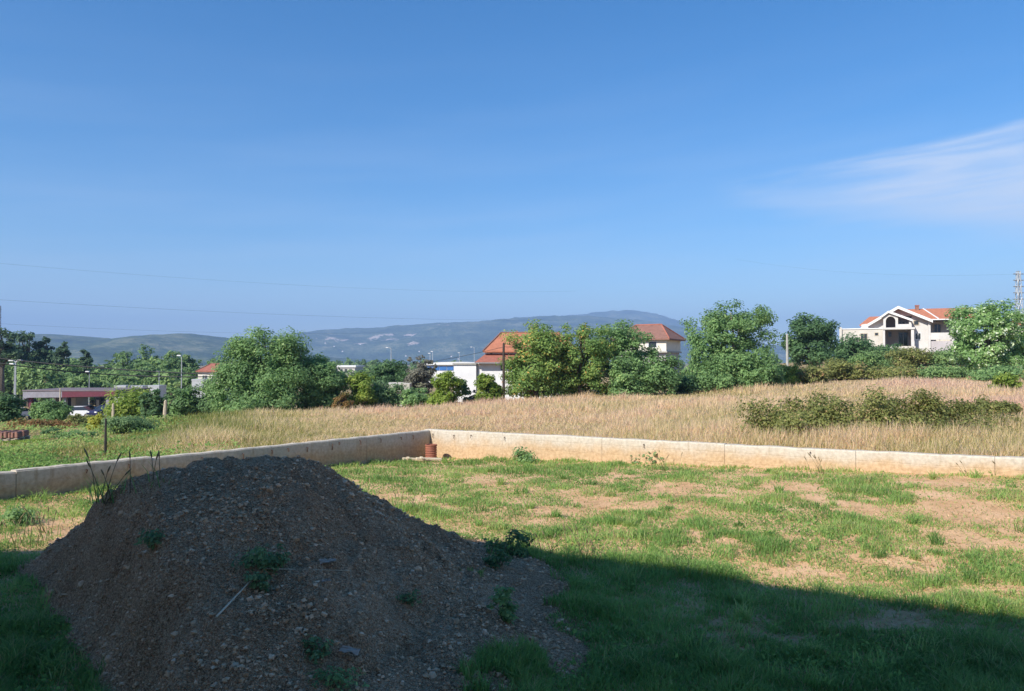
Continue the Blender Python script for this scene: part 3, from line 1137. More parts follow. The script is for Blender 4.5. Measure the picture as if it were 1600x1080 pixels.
def build_field():
    # tall dry grass outside the walls
    fo = Foliage()
    n = 310000
    D = 1 / RNG.uniform(1 / 66.0, 1 / 13.5, n)
    D = np.where(RNG.uniform(0, 1, n) < 0.5, D, RNG.uniform(14, 66, n))
    px = RNG.uniform(-60, 1680, n)
    x = (px - 800) / F * D
    y = D
    ins, a, b = in_lot(x, y, -0.42)
    ok = ~ins
    far = np.interp(px, [-60, 250, 430, 650, 900, 1100, 1250, 1600], [30, 46, 58, 56, 58, 62, 64, 66]) + 3 * (fbm(px / 40, D * 0, 3) - .5)
    ok &= y < far
    gl = np.clip((330 - px) / 150, 0, 1)                       # green garden at the left
    ok &= RNG.uniform(0, 1, n) > 0.30 * gl
    x, y, px, gl = x[ok], y[ok], px[ok], gl[ok]
    m = len(x)
    clump = fbm(x * 0.5, y * 0.5, 300, 4)
    big = fbm(x * 0.09, y * 0.09, 310, 3)
    lodge = np.clip((fbm(x * .16, y * .16, 330, 3) - .36) * 5, 0, 1)
    h = (0.25 + 0.75 * clump) * RNG.uniform(0.45, 1.2, m) * (0.5 + 0.5 * lodge) * (1 - 0.72 * gl)
    near_wall = np.exp(-((np.maximum(-np.minimum(a[ok], b[ok]) - 0.3, 0)) / 1.2))
    h *= 1 - 0.55 * near_wall
    w = 0.004 + 0.00075 * y * RNG.uniform(.6, 1.4, m)
    hue = 0.59 + 0.6 * (big - 0.5) + 0.35 * (clump - 0.5) + RNG.normal(0, 0.13, m) - 0.10 * (1 - lodge)
    # yellow-green stretch behind the left wall, pinker seed heads further back
    yg = np.exp(-((px - 350) / 130) ** 2) * np.clip((y - 22) / 8, 0, 1)
    hue = hue - 0.30 * yg * np.clip(fbm(x * .2, y * .2, 320, 2) * 2 - .3, 0, 1) + 0.10 * np.clip((y - 28) / 20, 0, 1) * np.clip((px - 500) / 300, 0, 1) - 0.32 * gl
    lean = RNG.uniform(0.1, 0.8, m) + 0.7 * (1 - lodge)
    fo.add(*blades(np.stack([x, y, tz(x, y) - 0.02], -1), h, w, lean, np.clip(hue, 0.02, 0.98), 0.6))
    print('field', m)
    o = link('dry_grass', fo.mesh('dry_grass'), M['dry_grass'])
    tag(o, 'tall dry straw-coloured grass filling the field beyond the wall', 'grass', kind='stuff')
    # green weeds of the garden at the left
    fo = Foliage()
    n = 40000
    D = 1 / RNG.uniform(1 / 60.0, 1 / 14, n)
    px = RNG.uniform(-60, 420, n)
    x = (px - 800) / F * D
    y = D
    ins, a, b = in_lot(x, y, -0.4)
    ok = (~ins) & (RNG.uniform(0, 1, n) < np.clip((400 - px) / 160, 0, 1) * np.clip((fbm(x * .4, y * .4, 400, 3) - .28) * 4, 0, 1))
    ok &= y < np.interp(px, [-60, 420], [62, 56])
    x, y = x[ok], y[ok]
    m = len(x)
    hh = 0.10 + 0.55 * np.clip(fbm(x * .35, y * .35, 410, 3) - .25, 0, 1)
    pos = np.stack([x, y, tz(x, y) + RNG.uniform(0, 1, m) * hh], -1)
    V, q, a_ = leaves(pos, (0.02 + 0.0013 * y) * RNG.uniform(.6, 1.4, m), np.tile([0, -.2, .8], (m, 1)), 0.7, 0.50 + 1.1 * (fbm(x * .3, y * .3, 420, 3) - .5) + RNG.normal(0, .16, m))
    fo.add(V, q, None, a_)
    o = link('garden_weeds', fo.mesh('garden_weeds'), M['grass'])
    tag(o, 'low green weeds growing over the garden left of the field', 'weeds', kind='stuff')


build_field()


# ------------------------------------------------------------------ trees and shrubs
def crown_leaves(lobes, n_clump, n_leaf, size, clump_r, up=0.6, gap=0.0):
    """lobes: list of (cx,cy,cz,rx,ry,rz) local; leaves gathered into clumps"""
    L_ = np.array(lobes, float)
    vol = L_[:, 3] * L_[:, 4] * L_[:, 5]
    pick = RNG.choice(len(L_), n_clump, p=vol / vol.sum())
    dirs = RNG.normal(size=(n_clump, 3))
    dirs /= np.linalg.norm(dirs, axis=1)[:, None]
    rad = RNG.uniform(0.25, 1.0, n_clump) ** 0.45 * RNG.uniform(0.86, 1.06, n_clump)
    cen = L_[pick, :3] + dirs * L_[pick, 3:] * rad[:, None]
    cr = clump_r * RNG.uniform(0.55, 1.3, n_clump)
    per = np.maximum(4, (n_leaf * (cr ** 2) / (cr ** 2).sum())).astype(int)
    idx = np.repeat(np.arange(n_clump), per)
    m = len(idx)
    d = RNG.normal(size=(m, 3))
    d /= np.linalg.norm(d, axis=1)[:, None]
    rr = RNG.uniform(0.05, 1.15, m) ** 0.6
    pos = cen[idx] + d * (cr[idx] * rr)[:, None] * np.array([1.15, 1.15, 0.8])
    c0 = L_[:, :3].mean(axis=0)
    cd = pos - c0
    cd /= np.linalg.norm(cd, axis=1)[:, None] + 1e-6
    out = 0.55 * d + 0.6 * cd + np.array([0, 0, up])
    hue_c = RNG.normal(0, 0.11, n_clump)
    rnd = 0.48 + hue_c[idx] + RNG.normal(0, 0.17, m)
    V, q, a = leaves(pos, size * RNG.uniform(0.6, 1.35, m), out, 0.55, np.clip(rnd, 0.01, 0.99))
    return V, q, a, cen


def limb(m, p0, p1, r0, r1, sag=0.1, n=5):
    p0, p1 = Vector(p0), Vector(p1)
    mid = (p0 + p1) / 2 + Vector((RNG.uniform(-.1, .1), RNG.uniform(-.1, .1), sag)) * (p1 - p0).length
    pts, rad = [], []
    for k in range(n + 1):
        t = k / n
        pts.append(p0 * (1 - t) ** 2 + mid * 2 * t * (1 - t) + p1 * t * t)
        rad.append(r0 * (1 - t) + r1 * t)
    m.tube(pts, rad, 6)


def plant(name, label, cat, px, D, w_px, top, base=None, mat='leaf_mid', n_leaf=9000, size=None, clumps=90, cr=0.16, trunk=0.22, bark='bark',
          lobes=None, group=None, depth=0.9, zoff=0.0, crown_name=None, bottom=0.0, stems=7, seedlobes=5):
    """tree or shrub: width in photo pixels at depth D, top row py; trunk = clear-stem share of the height (0: leafy to the ground)"""
    global RNG
    RNG = np.random.default_rng(int(px * 13 + top * 7 + D))      # every plant keeps its own shape
    x = X_at(px, D)
    z0 = float(tz(x, D)) + zoff
    H = Z_at(top, D) - z0
    W = w_px / F * D
    root = empty(name, (x, D, z0))
    tag(root, label, cat, group)
    if lobes is None:
        lobes = [(0, 0, H * (0.5 + trunk * .5), W * .40, W * .40 * depth, H * (0.5 - trunk * .5) * .92)]
        for k in range(seedlobes):
            a = 2 * math.pi * (k + RNG.uniform(-.3, .3)) / seedlobes
            rr = RNG.uniform(.18, .28) * W
            zz = H * RNG.uniform(trunk + .16 * (1 - trunk), 0.74)
            lr = RNG.uniform(.19, .27) * W
            if k < 4 and trunk < .1:
                lobes.append((math.cos(a) * rr * 1.15, math.sin(a) * rr * depth, H * .17, W * .24, W * .24 * depth, H * .17))
            lobes.append((math.cos(a) * rr, math.sin(a) * rr * depth, zz, lr, lr * depth, min(lr * 1.0, (H - zz) * .95, max(.12, (zz - trunk * H) * 1.1))))
    else:
        lobes = [(a * W, b * W * depth, c * H, d * W, d * W * depth, e * H) for (a, b, c, d, e) in lobes]
    if size is None:
        size = 0.0021 * D
    V, q, a, cen = crown_leaves(lobes, clumps, n_leaf, size, cr * W)
    V[:, 2] = np.where(V[:, 2] < 0.03, 0.03 + RNG.uniform(0, .1, len(V)), V[:, 2])
    me = np_mesh('crown', V, [q], {'rnd': a})
    tree = cat in ('tree',)
    link(crown_name or ('crown' if tree else 'foliage'), me, M[mat], root)
    m = MB()
    order = RNG.permutation(len(cen))
    if tree:
        th = max(trunk, .15) * H * 1.15
        r0 = 0.032 * H
        m.tube([(0, 0, -.25), (0.02 * W, 0, th * .5), (0.0, 0.01 * W, th)], [r0 * 1.25, r0, r0 * .85], 8)
        m.tube([(0, 0.01 * W, th * .95), (.03 * W, 0, (th + H) / 2), (0, 0, H * .86)], [r0 * .8, r0 * .45, r0 * .12], 6)
        for k in order[:16]:
            z1 = th * RNG.uniform(.7, 1.0) + max(0, cen[k][2] - th) * .3
            limb(m, (0, 0, min(z1, H * .6)), cen[k], r0 * .42, r0 * .08, -.05)
        m.build('trunk', M[bark], root, True, False)
    else:
        for k in order[:stems]:
            limb(m, (RNG.uniform(-.1, .1) * W, RNG.uniform(-.1, .1) * W, -.1), cen[k], max(.012, .012 * H), .006, .05, 4)
        m.build('stem', M[bark], root, True, False)
    return root


T, B = 'tree', 'shrub'
plant('walnut_tree', 'broad bright-green tree, tallest left of the white house', T, 412, 58, 165, 508, mat='leaf_mid', n_leaf=40000, clumps=230, cr=.095, trunk=.04, size=.115,
      lobes=[(0, 0, .52, .40, .46), (-.22, -.1, .34, .26, .32), (.2, -.12, .36, .28, .34), (-.1, 0, .78, .22, .2), (.16, .05, .82, .2, .18), (-.3, 0, .55, .16, .2), (.34, .1, .6, .14, .2), (.02, -.3, .25, .24, .24), (-.2, -.25, .14, .26, .15), (.2, -.25, .14, .26, .15), (0, -.3, .12, .3, .13)])
plant('walnut_tree', 'smaller deep-green tree touching the right of the tallest left tree', T, 500, 59.5, 96, 548, mat='leaf_mid', n_leaf=17000, clumps=110, cr=.12, trunk=.05, size=.12)
plant('young_tree', 'slim yellow-green young tree right of the two big left trees', T, 566, 60, 50, 577, mat='leaf_bright', n_leaf=5000, clumps=50, trunk=.08, cr=.15)
plant('rust_shrub', 'small rust-red shrub at the foot of the left trees', B, 537, 56.5, 32, 612, mat='leaf_rust', n_leaf=1800, clumps=28, trunk=0)
plant('round_tree', 'dark rounded tree behind the slim young tree', T, 609, 76, 66, 557, mat='leaf_dark', n_leaf=6500, clumps=60, trunk=.15, cr=.15)
plant('bare_tree', 'thin greyish half-bare tree left of the white annex', T, 657, 73, 62, 550, mat='leaf_grey', n_leaf=4200, clumps=90, cr=.09, trunk=.12, bark='bark_grey')
plant('willow_shrub', 'grey-green shrub in front of the dark rounded tree', B, 603, 62, 66, 588, mat='leaf_blue', n_leaf=4200, clumps=50, trunk=0)
plant('green_shrub', 'low green shrub left of the bright shrub by the annex', B, 652, 60, 50, 603, mat='leaf_mid', n_leaf=3000, clumps=40, trunk=0)
plant('bright_shrub', 'yellow-green upright shrub in front of the left end of the annex', B, 698, 56, 58, 577, mat='leaf_bright', n_leaf=6500, clumps=70, trunk=0, cr=.13)
plant('grey_shrub', 'narrow grey-green shrub before the white annex wall', B, 723, 57, 24, 592, mat='leaf_blue', n_leaf=1500, clumps=26, trunk=0)
plant('grey_shrub', 'small thin shrub against the annex, left of the downpipe', B, 741, 58, 26, 606, mat='leaf_grey', n_leaf=900, clumps=20, trunk=0)
plant('bright_shrub', 'yellow-green shrub just left of the dark utility pole', B, 764, 57, 48, 578, mat='leaf_bright', n_leaf=6000, clumps=70, trunk=0, cr=.13)
plant('orchard_tree', 'leafy tree with orange-tinged top right of the utility pole', T, 836, 58, 112, 500, mat='leaf_autumn', n_leaf=21000, clumps=130, cr=.11, trunk=.05, size=.115)
plant('orchard_tree', 'dense green tree left of the house with the purple-grey side', T, 905, 58.5, 112, 497, mat='leaf_autumn', n_leaf=21000, clumps=130, cr=.11, trunk=.05, size=.115)
plant('orchard_tree', 'loose-crowned tree covering the cream wall of the hipped house', T, 972, 60, 124, 492, mat='leaf_mid', n_leaf=14000, clumps=120, cr=.09, trunk=.08, size=.115)
plant('green_shrub', 'leafy shrub in front of the hipped house, below its cream wall', B, 985, 57, 70, 552, mat='leaf_mid', n_leaf=6000, clumps=60, trunk=0)
plant('green_shrub', 'leafy shrub hiding the lower corner of the hipped house', B, 1030, 57.5, 74, 556, mat='leaf_mid', n_leaf=6500, clumps=60, trunk=0)
plant('green_shrub', 'low hedge shrub between hipped house and tall airy tree', B, 1078, 60, 70, 586, mat='leaf_dark', n_leaf=3500, clumps=40, trunk=0)
plant('airy_tree', 'tall airy tree with open crown right of the hipped house', T, 1142, 62, 148, 468, mat='leaf_mid', n_leaf=27000, clumps=210, cr=.08, trunk=.10, size=.115, bark='bark_grey',
      lobes=[(0, 0, .56, .30, .36), (-.24, 0, .45, .22, .26), (.27, 0, .55, .2, .22), (-.12, 0, .80, .24, .17), (.2, 0, .8, .22, .15), (-.25, .1, .68, .2, .18), (.33, 0, .72, .14, .13), (.05, 0, .25, .34, .22), (.3, -.1, .25, .2, .2), (-.3, 0, .25, .18, .2)])
plant('green_shrub', 'shrub at the foot of the tall airy tree, on its left', B, 1115, 60, 78, 565, mat='leaf_mid', n_leaf=6000, clumps=60, trunk=0)
plant('green_shrub', 'shrub at the foot of the tall airy tree, on its right', B, 1180, 60.5, 80, 548, mat='leaf_mid', n_leaf=6500, clumps=60, trunk=0)
plant('oak_tree', 'dark rounded oak behind the pale concrete post', T, 1264, 88, 92, 490, mat='leaf_dark', n_leaf=10000, clumps=90, cr=.12, trunk=.1, size=.19)
plant('dark_shrub', 'dark shrub between the oak and the villa wing', B, 1330, 95, 84, 521, mat='leaf_dark', n_leaf=5500, clumps=60, trunk=0, size=.18)
plant('dark_shrub', 'dark shrub growing before the villa wing windows', B, 1385, 96, 60, 538, mat='leaf_dark', n_leaf=3500, clumps=40, trunk=0, size=.18)
plant('poplar_tree', 'tree with pale silvery leaves hiding the right end of the villa', T, 1540, 68, 118, 471, mat='leaf_pale', n_leaf=17000, clumps=130, cr=.10, trunk=.03, size=.15)
plant('poplar_tree', 'second pale-leaved tree at the right edge of the view', T, 1612, 70, 110, 478, mat='leaf_pale', n_leaf=12000, clumps=110, cr=.10, trunk=.03, size=.15)
k = 0
for (px, D, w, top, mt, lab) in [
        (1222, 66, 60, 572, 'leaf_bright', 'yellow-green scrub bush below the pale concrete post'),
        (1262, 67, 66, 574, 'leaf_olive', 'olive scrub bush right of the concrete post foot'),
        (1318, 70, 74, 563, 'leaf_bramble', 'olive-brown scrub bush left of the villa garden'),
        (1362, 76, 74, 551, 'leaf_wood', 'olive scrub bush below the villa wing'),
        (1420, 78, 88, 546, 'leaf_bramble', 'brownish scrub bush below the villa entrance'),
        (1478, 78, 80, 549, 'leaf_wood', 'olive scrub bush below the villa balcony'),
        (1392, 68, 90, 577, 'leaf_bramble', 'wide low scrub bush in front of the villa bushes'),
        (1476, 66, 80, 574, 'leaf_wood', 'low greenish scrub bush left of the silvery tree'),
        (1560, 62, 90, 578, 'leaf_mid', 'green scrub bush under the silvery tree'),
        (1620, 60, 60, 585, 'leaf_olive', 'scrub bush cut by the right edge of the view')]:
    plant('scrub_bush', lab, B, px, D, w, top, mat=mt, n_leaf=5200, clumps=60, trunk=0, cr=.13, size=.125, seedlobes=8)
plant('broom_shrub', 'small yellow-green shrub standing in the dry grass at right', B, 1572, 46, 44, 583, mat='leaf_bright', n_leaf=2600, clumps=36, trunk=0, size=.10)

# bramble thicket in the field: many uneven mounds with hollows between them
BR = np.random.default_rng(5)
BRAMBLE = []
for u in np.linspace(-.47, .47, 17):
    top_ = (0.52 + 0.36 * math.cos(u * 2.6)) * BR.uniform(.66, 1.1)
    w_ = BR.uniform(.055, .105)
    BRAMBLE.append((u + BR.uniform(-.02, .02), BR.uniform(-.4, .4), top_ * .55, w_, top_ * .45))
for u in np.linspace(-.42, .42, 9):
    BRAMBLE.append((u + BR.uniform(-.03, .03), BR.uniform(-.8, -.3), .2, BR.uniform(.06, .12), BR.uniform(.14, .26)))
plant('bramble_thicket', 'wide brownish-green bramble thicket in the dry grass behind right wall', 'thicket', 1362, 22.6, 395, 599, mat='leaf_bramble', n_leaf=34000, clumps=420, cr=.042, trunk=0, size=.050, depth=.32, stems=90,
      lobes=BRAMBLE)
plant('bramble_thicket', 'small bramble clump at the right end of the wide thicket', 'thicket', 1548, 28, 90, 624, mat='leaf_bramble', n_leaf=4500, clumps=60, cr=.10, trunk=0, size=.06)

# garden at the left
plant('dark_shrub', 'very dark bush cut by the left edge of the view', B, 10, 50, 62, 617, mat='leaf_dark', n_leaf=6000, clumps=60, trunk=0)
plant('fig_shrub', 'rounded green shrub in front of the canopy columns', B, 80, 48, 62, 627, mat='leaf_mid', n_leaf=6500, clumps=60, trunk=.1, cr=.13)
plant('rust_shrub', 'low reddish-brown weeds behind the stacked tiles', B, 58, 38, 100, 658, mat='leaf_rust', n_leaf=4200, clumps=60, trunk=0, cr=.1)
plant('rust_shrub', 'brownish dry weeds right of the rounded green shrub', B, 128, 40, 62, 648, mat='leaf_olive', n_leaf=2600, clumps=40, trunk=0, cr=.1)
plant('yellow_shrub', 'small bright yellow shrub behind the dark iron post', B, 155, 36, 32, 648, mat='leaf_yellow', n_leaf=1900, clumps=30, trunk=0)
plant('blue_green_weeds', 'wide blue-green feathery weed patch right of the dark iron post', B, 205, 33, 92, 653, mat='leaf_blue', n_leaf=6500, clumps=80, trunk=0, cr=.10, size=.055)
plant('green_weeds', 'low green weed clump left of the dark iron post', B, 120, 30, 66, 677, mat='leaf_mid', n_leaf=3000, clumps=40, trunk=0, cr=.11, size=.05)
plant('green_weeds', 'low green weed clump in front of the stacked tiles', B, 40, 27, 76, 700, mat='leaf_bright', n_leaf=3000, clumps=40, trunk=0, cr=.1, size=.045)
plant('dark_weeds', 'dark green weed clump beside the short wooden stake', B, 84, 33, 36, 672, mat='leaf_dark', n_leaf=1500, clumps=24, trunk=0, size=.05)
plant('hedge_shrub', 'bright hedge shrub at the right end of the canopy', B, 210, 62, 84, 605, mat='leaf_bright', n_leaf=6000, clumps=60, trunk=0)
plant('spiky_shrub', 'dark spiky shrub between two hedge shrubs', B, 240, 56, 46, 608, mat='leaf_dark', n_leaf=3800, clumps=60, trunk=0, cr=.11)
plant('hedge_shrub', 'green hedge shrub behind the leaning wooden post', B, 283, 60, 56, 603, mat='leaf_mid', n_leaf=4800, clumps=50, trunk=0)
plant('hedge_shrub', 'dark low hedge shrub left of the tallest left tree', B, 325, 61, 60, 592, mat='leaf_dark', n_leaf=5200, clumps=50, trunk=0)

# skyline trees in front of the left hills
for (px, D, w, top, mt, lab) in [
        (2, 120, 46, 505, 'leaf_pine', 'dark pine at the left edge of the skyline'),
        (42, 150, 46, 513, 'leaf_pine', 'broad flat-topped pine, highest of the left wood'),
        (72, 152, 30, 521, 'leaf_pine', 'smaller pine right of the flat-topped pine'),
        (98, 150, 28, 527, 'leaf_pine', 'layered pine rising before the left hill'),
        (134, 150, 22, 541, 'leaf_pine', 'small dark tree alone above the left wood'),
        (198, 170, 44, 538, 'leaf_wood', 'pale round treetop right of the small dark tree'),
        (234, 172, 48, 535, 'leaf_wood', 'highest round treetop in the middle of the left wood'),
        (270, 170, 36, 540, 'leaf_wood', 'round treetop left of the small red roof'),
        (296, 168, 30, 545, 'leaf_wood', 'last round treetop before the tallest left tree')]:
    x = X_at(px, D)
    plant('pine_tree' if 'pine' in lab else 'wood_tree', lab, T, px, D, w, top, mat=mt, n_leaf=2200, clumps=36, cr=.15, trunk=.45 if 'pine' in lab else .2, size=.30, group='trees of the left wood')


def woodland(name, label, spec, mat, size_k=.0019, leaf=420):
    """far wood seen as one mass; spec rows: (px, D, width_px, top_py)"""
    fo = Foliage()
    m = MB()
    for (px, D, w, top) in spec:
        x = X_at(px, D)
        z0 = float(tz(x, D))
        H = max(2.5, Z_at(top, D) - z0)
        W = w / F * D
        lob = [(0, 0, H * .55, W * .42, W * .42, H * .43)]
        for k in range(4):
            an = RNG.uniform(0, 6.28)
            lob.append((math.cos(an) * W * .26, math.sin(an) * W * .26, H * RNG.uniform(.35, .75), W * .24, W * .24, H * .2))
        V, q, a, cen = crown_leaves(lob, 22, leaf, size_k * D, W * .17)
        a = np.clip(a + RNG.normal(0, .13), .01, .99)
        V += np.array([x, D, z0])
        fo.add(V, q, None, a)
        m.tube([(x, D, z0 - .3), (x, D, z0 + H * .5)], [.03 * H, .015 * H], 5)
    o = link(name, fo.mesh(name), M[mat])
    tag(o, label, 'wood', kind='stuff')
    t = m.build('trunks', M['bark'], o, False, False)
    tag(t, kind='stuff')


sp = []
for i in range(170):
    px = RNG.uniform(-90, 345)
    D = RNG.uniform(136, 180)
    env = np.interp(px, [-90, 0, 60, 110, 135, 200, 240, 300, 345], [530, 534, 538, 545, 552, 552, 548, 552, 560])
    f = (D - 136) / 44
    sp.append((px, D, RNG.uniform(30, 52), env + (1 - f) * 32 + RNG.uniform(-4, 6)))
woodland('left_wood', 'dense mixed green wood behind the canopy at the left', sp, 'leaf_wood', size_k=.0030, leaf=460)
sp = []
for i in range(150):
    px = RNG.uniform(330, 1250)
    D = RNG.uniform(330, 620)
    sp.append((px, D, RNG.uniform(9, 17), np.interp(px, [330, 520, 620, 760, 1000, 1250], [556, 560, 562, 560, 556, 552]) + RNG.uniform(-3, 6)))
for i in range(60):
    px = RNG.uniform(505, 760)
    D = RNG.uniform(190, 320)
    sp.append((px, D, RNG.uniform(12, 22), 572 + RNG.uniform(-3, 6)))
woodland('far_wood', 'belt of far-off trees on the plain below the hills', sp, 'leaf_wood', leaf=240)


# ------------------------------------------------------------------ buildings
def frame_at(name, px, D, z, rz=0):
    x = X_at(px, D)
    return empty(name, (x, D, z), rz)


def window(root, x0, z0, x1, z1, y, fr='frame_white', depth=.10, mull=True):
    """window in a wall whose outside face is at local y (camera side is -y)"""
    t = min(.09, (x1 - x0) * .12)
    m = MB()
    m.box(x0, y - .03, z0, x1, y + depth, z0 + t).box(x0, y - .03, z1 - t, x1, y + depth, z1)
    m.box(x0, y - .03, z0 + t, x0 + t, y + depth, z1 - t).box(x1 - t, y - .03, z0 + t, x1, y + depth, z1 - t)
    if mull and x1 - x0 > .8:
        c = (x0 + x1) / 2
        m.box(c - .03, y - .02, z0 + t, c + .03, y + depth, z1 - t)
    w = m.build('window', M[fr], root)
    MB().box(x0 + t * .5, y - .012, z0 + t * .5, x1 - t * .5, y + .02, z1 - t * .5).build('pane', M['glass'], w)
    return w


def hip_roof(root, name, x0, y0, x1, y1, ze, zr, inset0, inset1, mat, th=.16, rx0=None, rx1=None):
    """hipped roof over a rectangle, ridge along x; inset = hip length at each end"""
    cy = (y0 + y1) / 2
    a, b = x0 + inset0, x1 - inset1
    vs = [(x0, y0, ze), (x1, y0, ze), (x1, y1, ze), (x0, y1, ze), (a, cy, zr), (b, cy, zr)]
    lo = [(x, y, z - th) for (x, y, z) in vs[:4]]
    m = MB()
    m.add(vs + lo, [(0, 1, 5, 4), (1, 2, 5), (2, 3, 4, 5), (3, 0, 4), (0, 6, 7, 1), (1, 7, 8, 2), (2, 8, 9, 3), (3, 9, 6, 0), (6, 9, 8, 7)])
    r = m.build(name, M[mat], root)
    rt = MB()
    rt.tube([(a, cy, zr + .03), (b, cy, zr + .03)], .10, 6)
    for (p, q) in (((x0, y0), a), ((x0, y1), a), ((x1, y0), b), ((x1, y1), b)):
        rt.tube([(p[0], p[1], ze + .02), (q, cy, zr + .03)], .09, 6)
    rt.build('ridge_tiles', M['tile_brown'], r)
    return r


def house_middle():
    D = 80
    k = D / F
    z0 = float(tz(X_at(770, D), D)) - .3
    root = frame_at('white_house', 744, D, z0)
    tag(root, 'white house with bright orange hipped roof and flat-roofed white annex', 'house')
    Z = lambda py: Z_at(py, D) - z0
    Xp = lambda px: (px - 744) * k
    # flat annex
    an = MB().box(Xp(709), 0.0, 0, Xp(744), 5.5, Z(570)).build('annex', M['white_wall'], root)
    MB().box(Xp(709) - .12, -.14, Z(570) + .003, Xp(744) + .05, 5.6, Z(567.5)).build('roof_slab', M['concrete_post'], an)
    # main body
    MB().box(Xp(744) + .004, .35, 0, Xp(895), 10, Z(566)).build('wall', M['white_wall'], root)
    MB().box(Xp(757), 2.2, Z(566) + .003, Xp(890), 9.6, Z(549)).build('upper_wall', M['white_wall'], root)
    # lower lean-to roof along the front
    m = MB()
    y0, y1 = -.35, 2.5
    vs = [(Xp(742), y0, Z(566)), (Xp(900), y0, Z(566)), (Xp(900), y1, Z(551.5)), (Xp(759), y1, Z(551.5))]
    lo = [(x, y, z - .14) for x, y, z in vs]
    m.add(vs + lo, [(0, 1, 2, 3), (4, 7, 6, 5), (0, 4, 5, 1), (1, 5, 6, 2), (2, 6, 7, 3), (3, 7, 4, 0)])
    m.build('porch_roof', M['tile_red'], root)
    hip_roof(root, 'roof', Xp(754), 1.5, Xp(906), 10.2, Z(548), Z(522) + .35, 1.9, 1.9, 'tile_orange')
    MB().tube([(Xp(745.5), .22, .1), (Xp(745.5), .22, Z(567.5))], .07, 6).build('downpipe', M['grey_metal'], root)
    MB().box(Xp(742), -.45, Z(568), Xp(900), -.355, Z(566.3)).build('gutter', M['grey_metal'], root)
    window(root, Xp(782), Z(579), Xp(787), Z(569.5), .34, 'grey_metal')
    window(root, Xp(800), Z(590), Xp(812), Z(572), .34)
    window(root, Xp(830), Z(590), Xp(842), Z(572), .34)
    window(root, Xp(764), Z(556), Xp(769), Z(551), 2.19)
    window(root, Xp(762), Z(606), Xp(774), Z(588), .34)


house_middle()


def house_hipped():
    """two-storey house seen on the corner: lit cream side to the left, shaded side to the right"""
    D = 82
    k = D / F
    xc = X_at(1041, D)
    z0 = float(tz(xc, D)) - .2
    rz = R(38)
    root = empty('hipped_house', (xc, D, z0), 0)
    tag(root, 'two-storey cream house with red hipped roof and purple-grey shaded side', 'house')
    Z = lambda py: Z_at(py, D) - z0
    a = Vector((-math.cos(R(28)), math.sin(R(28)), 0))     # along the lit side, away from the near corner
    b = Vector((math.cos(R(50)), math.sin(R(50)), 0))      # along the shaded side
    # lay a rectangle out along a and its perpendicular
    b = Vector((a.y, -a.x, 0))
    la, lb = 5.8, 5.8
    zf, zm, ze, zr = 0, Z(551), Z(529), Z(503) - .15

    def quad_prism(o0, la_, lb_, z_0, z_1):
        p = [o0, o0 + a * la_, o0 + a * la_ + b * lb_, o0 + b * lb_]
        return [(q.x, q.y) for q in p], z_0, z_1
    poly, q0, q1 = quad_prism(Vector((0, 0, 0)) + b * .35 + a * .1, la - .2, lb - .5, zf, zm)
    MB().prism(poly, 'z', q0, q1).build('ground_floor', M['grey_wall'], root)
    poly, q0, q1 = quad_prism(Vector((0, 0, 0)), la, lb, zm + .16, ze)
    MB().prism(poly, 'z', q0, q1).build('upper_floor', M['cream_wall'], root)
    poly, q0, q1 = quad_prism(-a * .12 - b * .12, la + .24, lb + .24, zm + .003, zm + .157)
    MB().prism(poly, 'z', q0, q1).build('floor_slab', M['concrete_post'], root)
    # hip roof with overhang
    o = -a * .5 - b * .5
    A_, B_ = la + 1.0, lb + 1.0
    P = [o, o + a * A_, o + a * A_ + b * B_, o + b * B_]
    r0 = o + a * 1.9 + b * B_ / 2
    r1 = o + a * (A_ - 1.9) + b * B_ / 2
    vs = [(p.x, p.y, ze) for p in P] + [(r0.x, r0.y, zr), (r1.x, r1.y, zr)] + [(p.x, p.y, ze - .15) for p in P]
    rf = MB().add(vs, [(0, 1, 5, 4), (1, 2, 5), (2, 3, 4, 5), (3, 0, 4), (0, 6, 7, 1), (1, 7, 8, 2), (2, 8, 9, 3), (3, 9, 6, 0), (6, 9, 8, 7)]).build('roof', M['tile_brown'], root)
    rt = MB().tube([(r0.x, r0.y, zr + .02), (r1.x, r1.y, zr + .02)], .09, 6)
    for p, q in ((P[0], r0), (P[3], r0), (P[1], r1)):
        rt.tube([(p.x, p.y, ze + .02), (q.x, q.y, zr + .02)], .09, 6)
    rt.build('ridge_tiles', M['tile_red'], rf)
    # windows on both visible sides
    for (s, z_0, z_1) in ((1.0, zm + .5, ze - .25), (3.4, zm + .5, ze - .25), (1.2, 1, 2.2), (3.6, 1, 2.2)):
        up = z_0 > zm
        off = -.02 if up else .33
        m = MB()
        p = a * s + b * off
        q = p + a * 1.1
        th = b * -.04
        poly = [(p.x, p.y), (q.x, q.y), (q.x - th.x, q.y - th.y), (p.x - th.x, p.y - th.y)]
        w = MB().prism(poly, 'z', z_0, z_1).build('window', M['frame_white'], root)
        p2, q2 = p + a * .1 + th * .3, q - a * .1 + th * .3
        poly = [(p2.x, p2.y), (q2.x, q2.y), (q2.x - th.x, q2.y - th.y), (p2.x - th.x, p2.y - th.y)]
        MB().prism(poly, 'z', z_0 + .1, z_1 - .1).build('pane', M['glass'], w)


house_hipped()


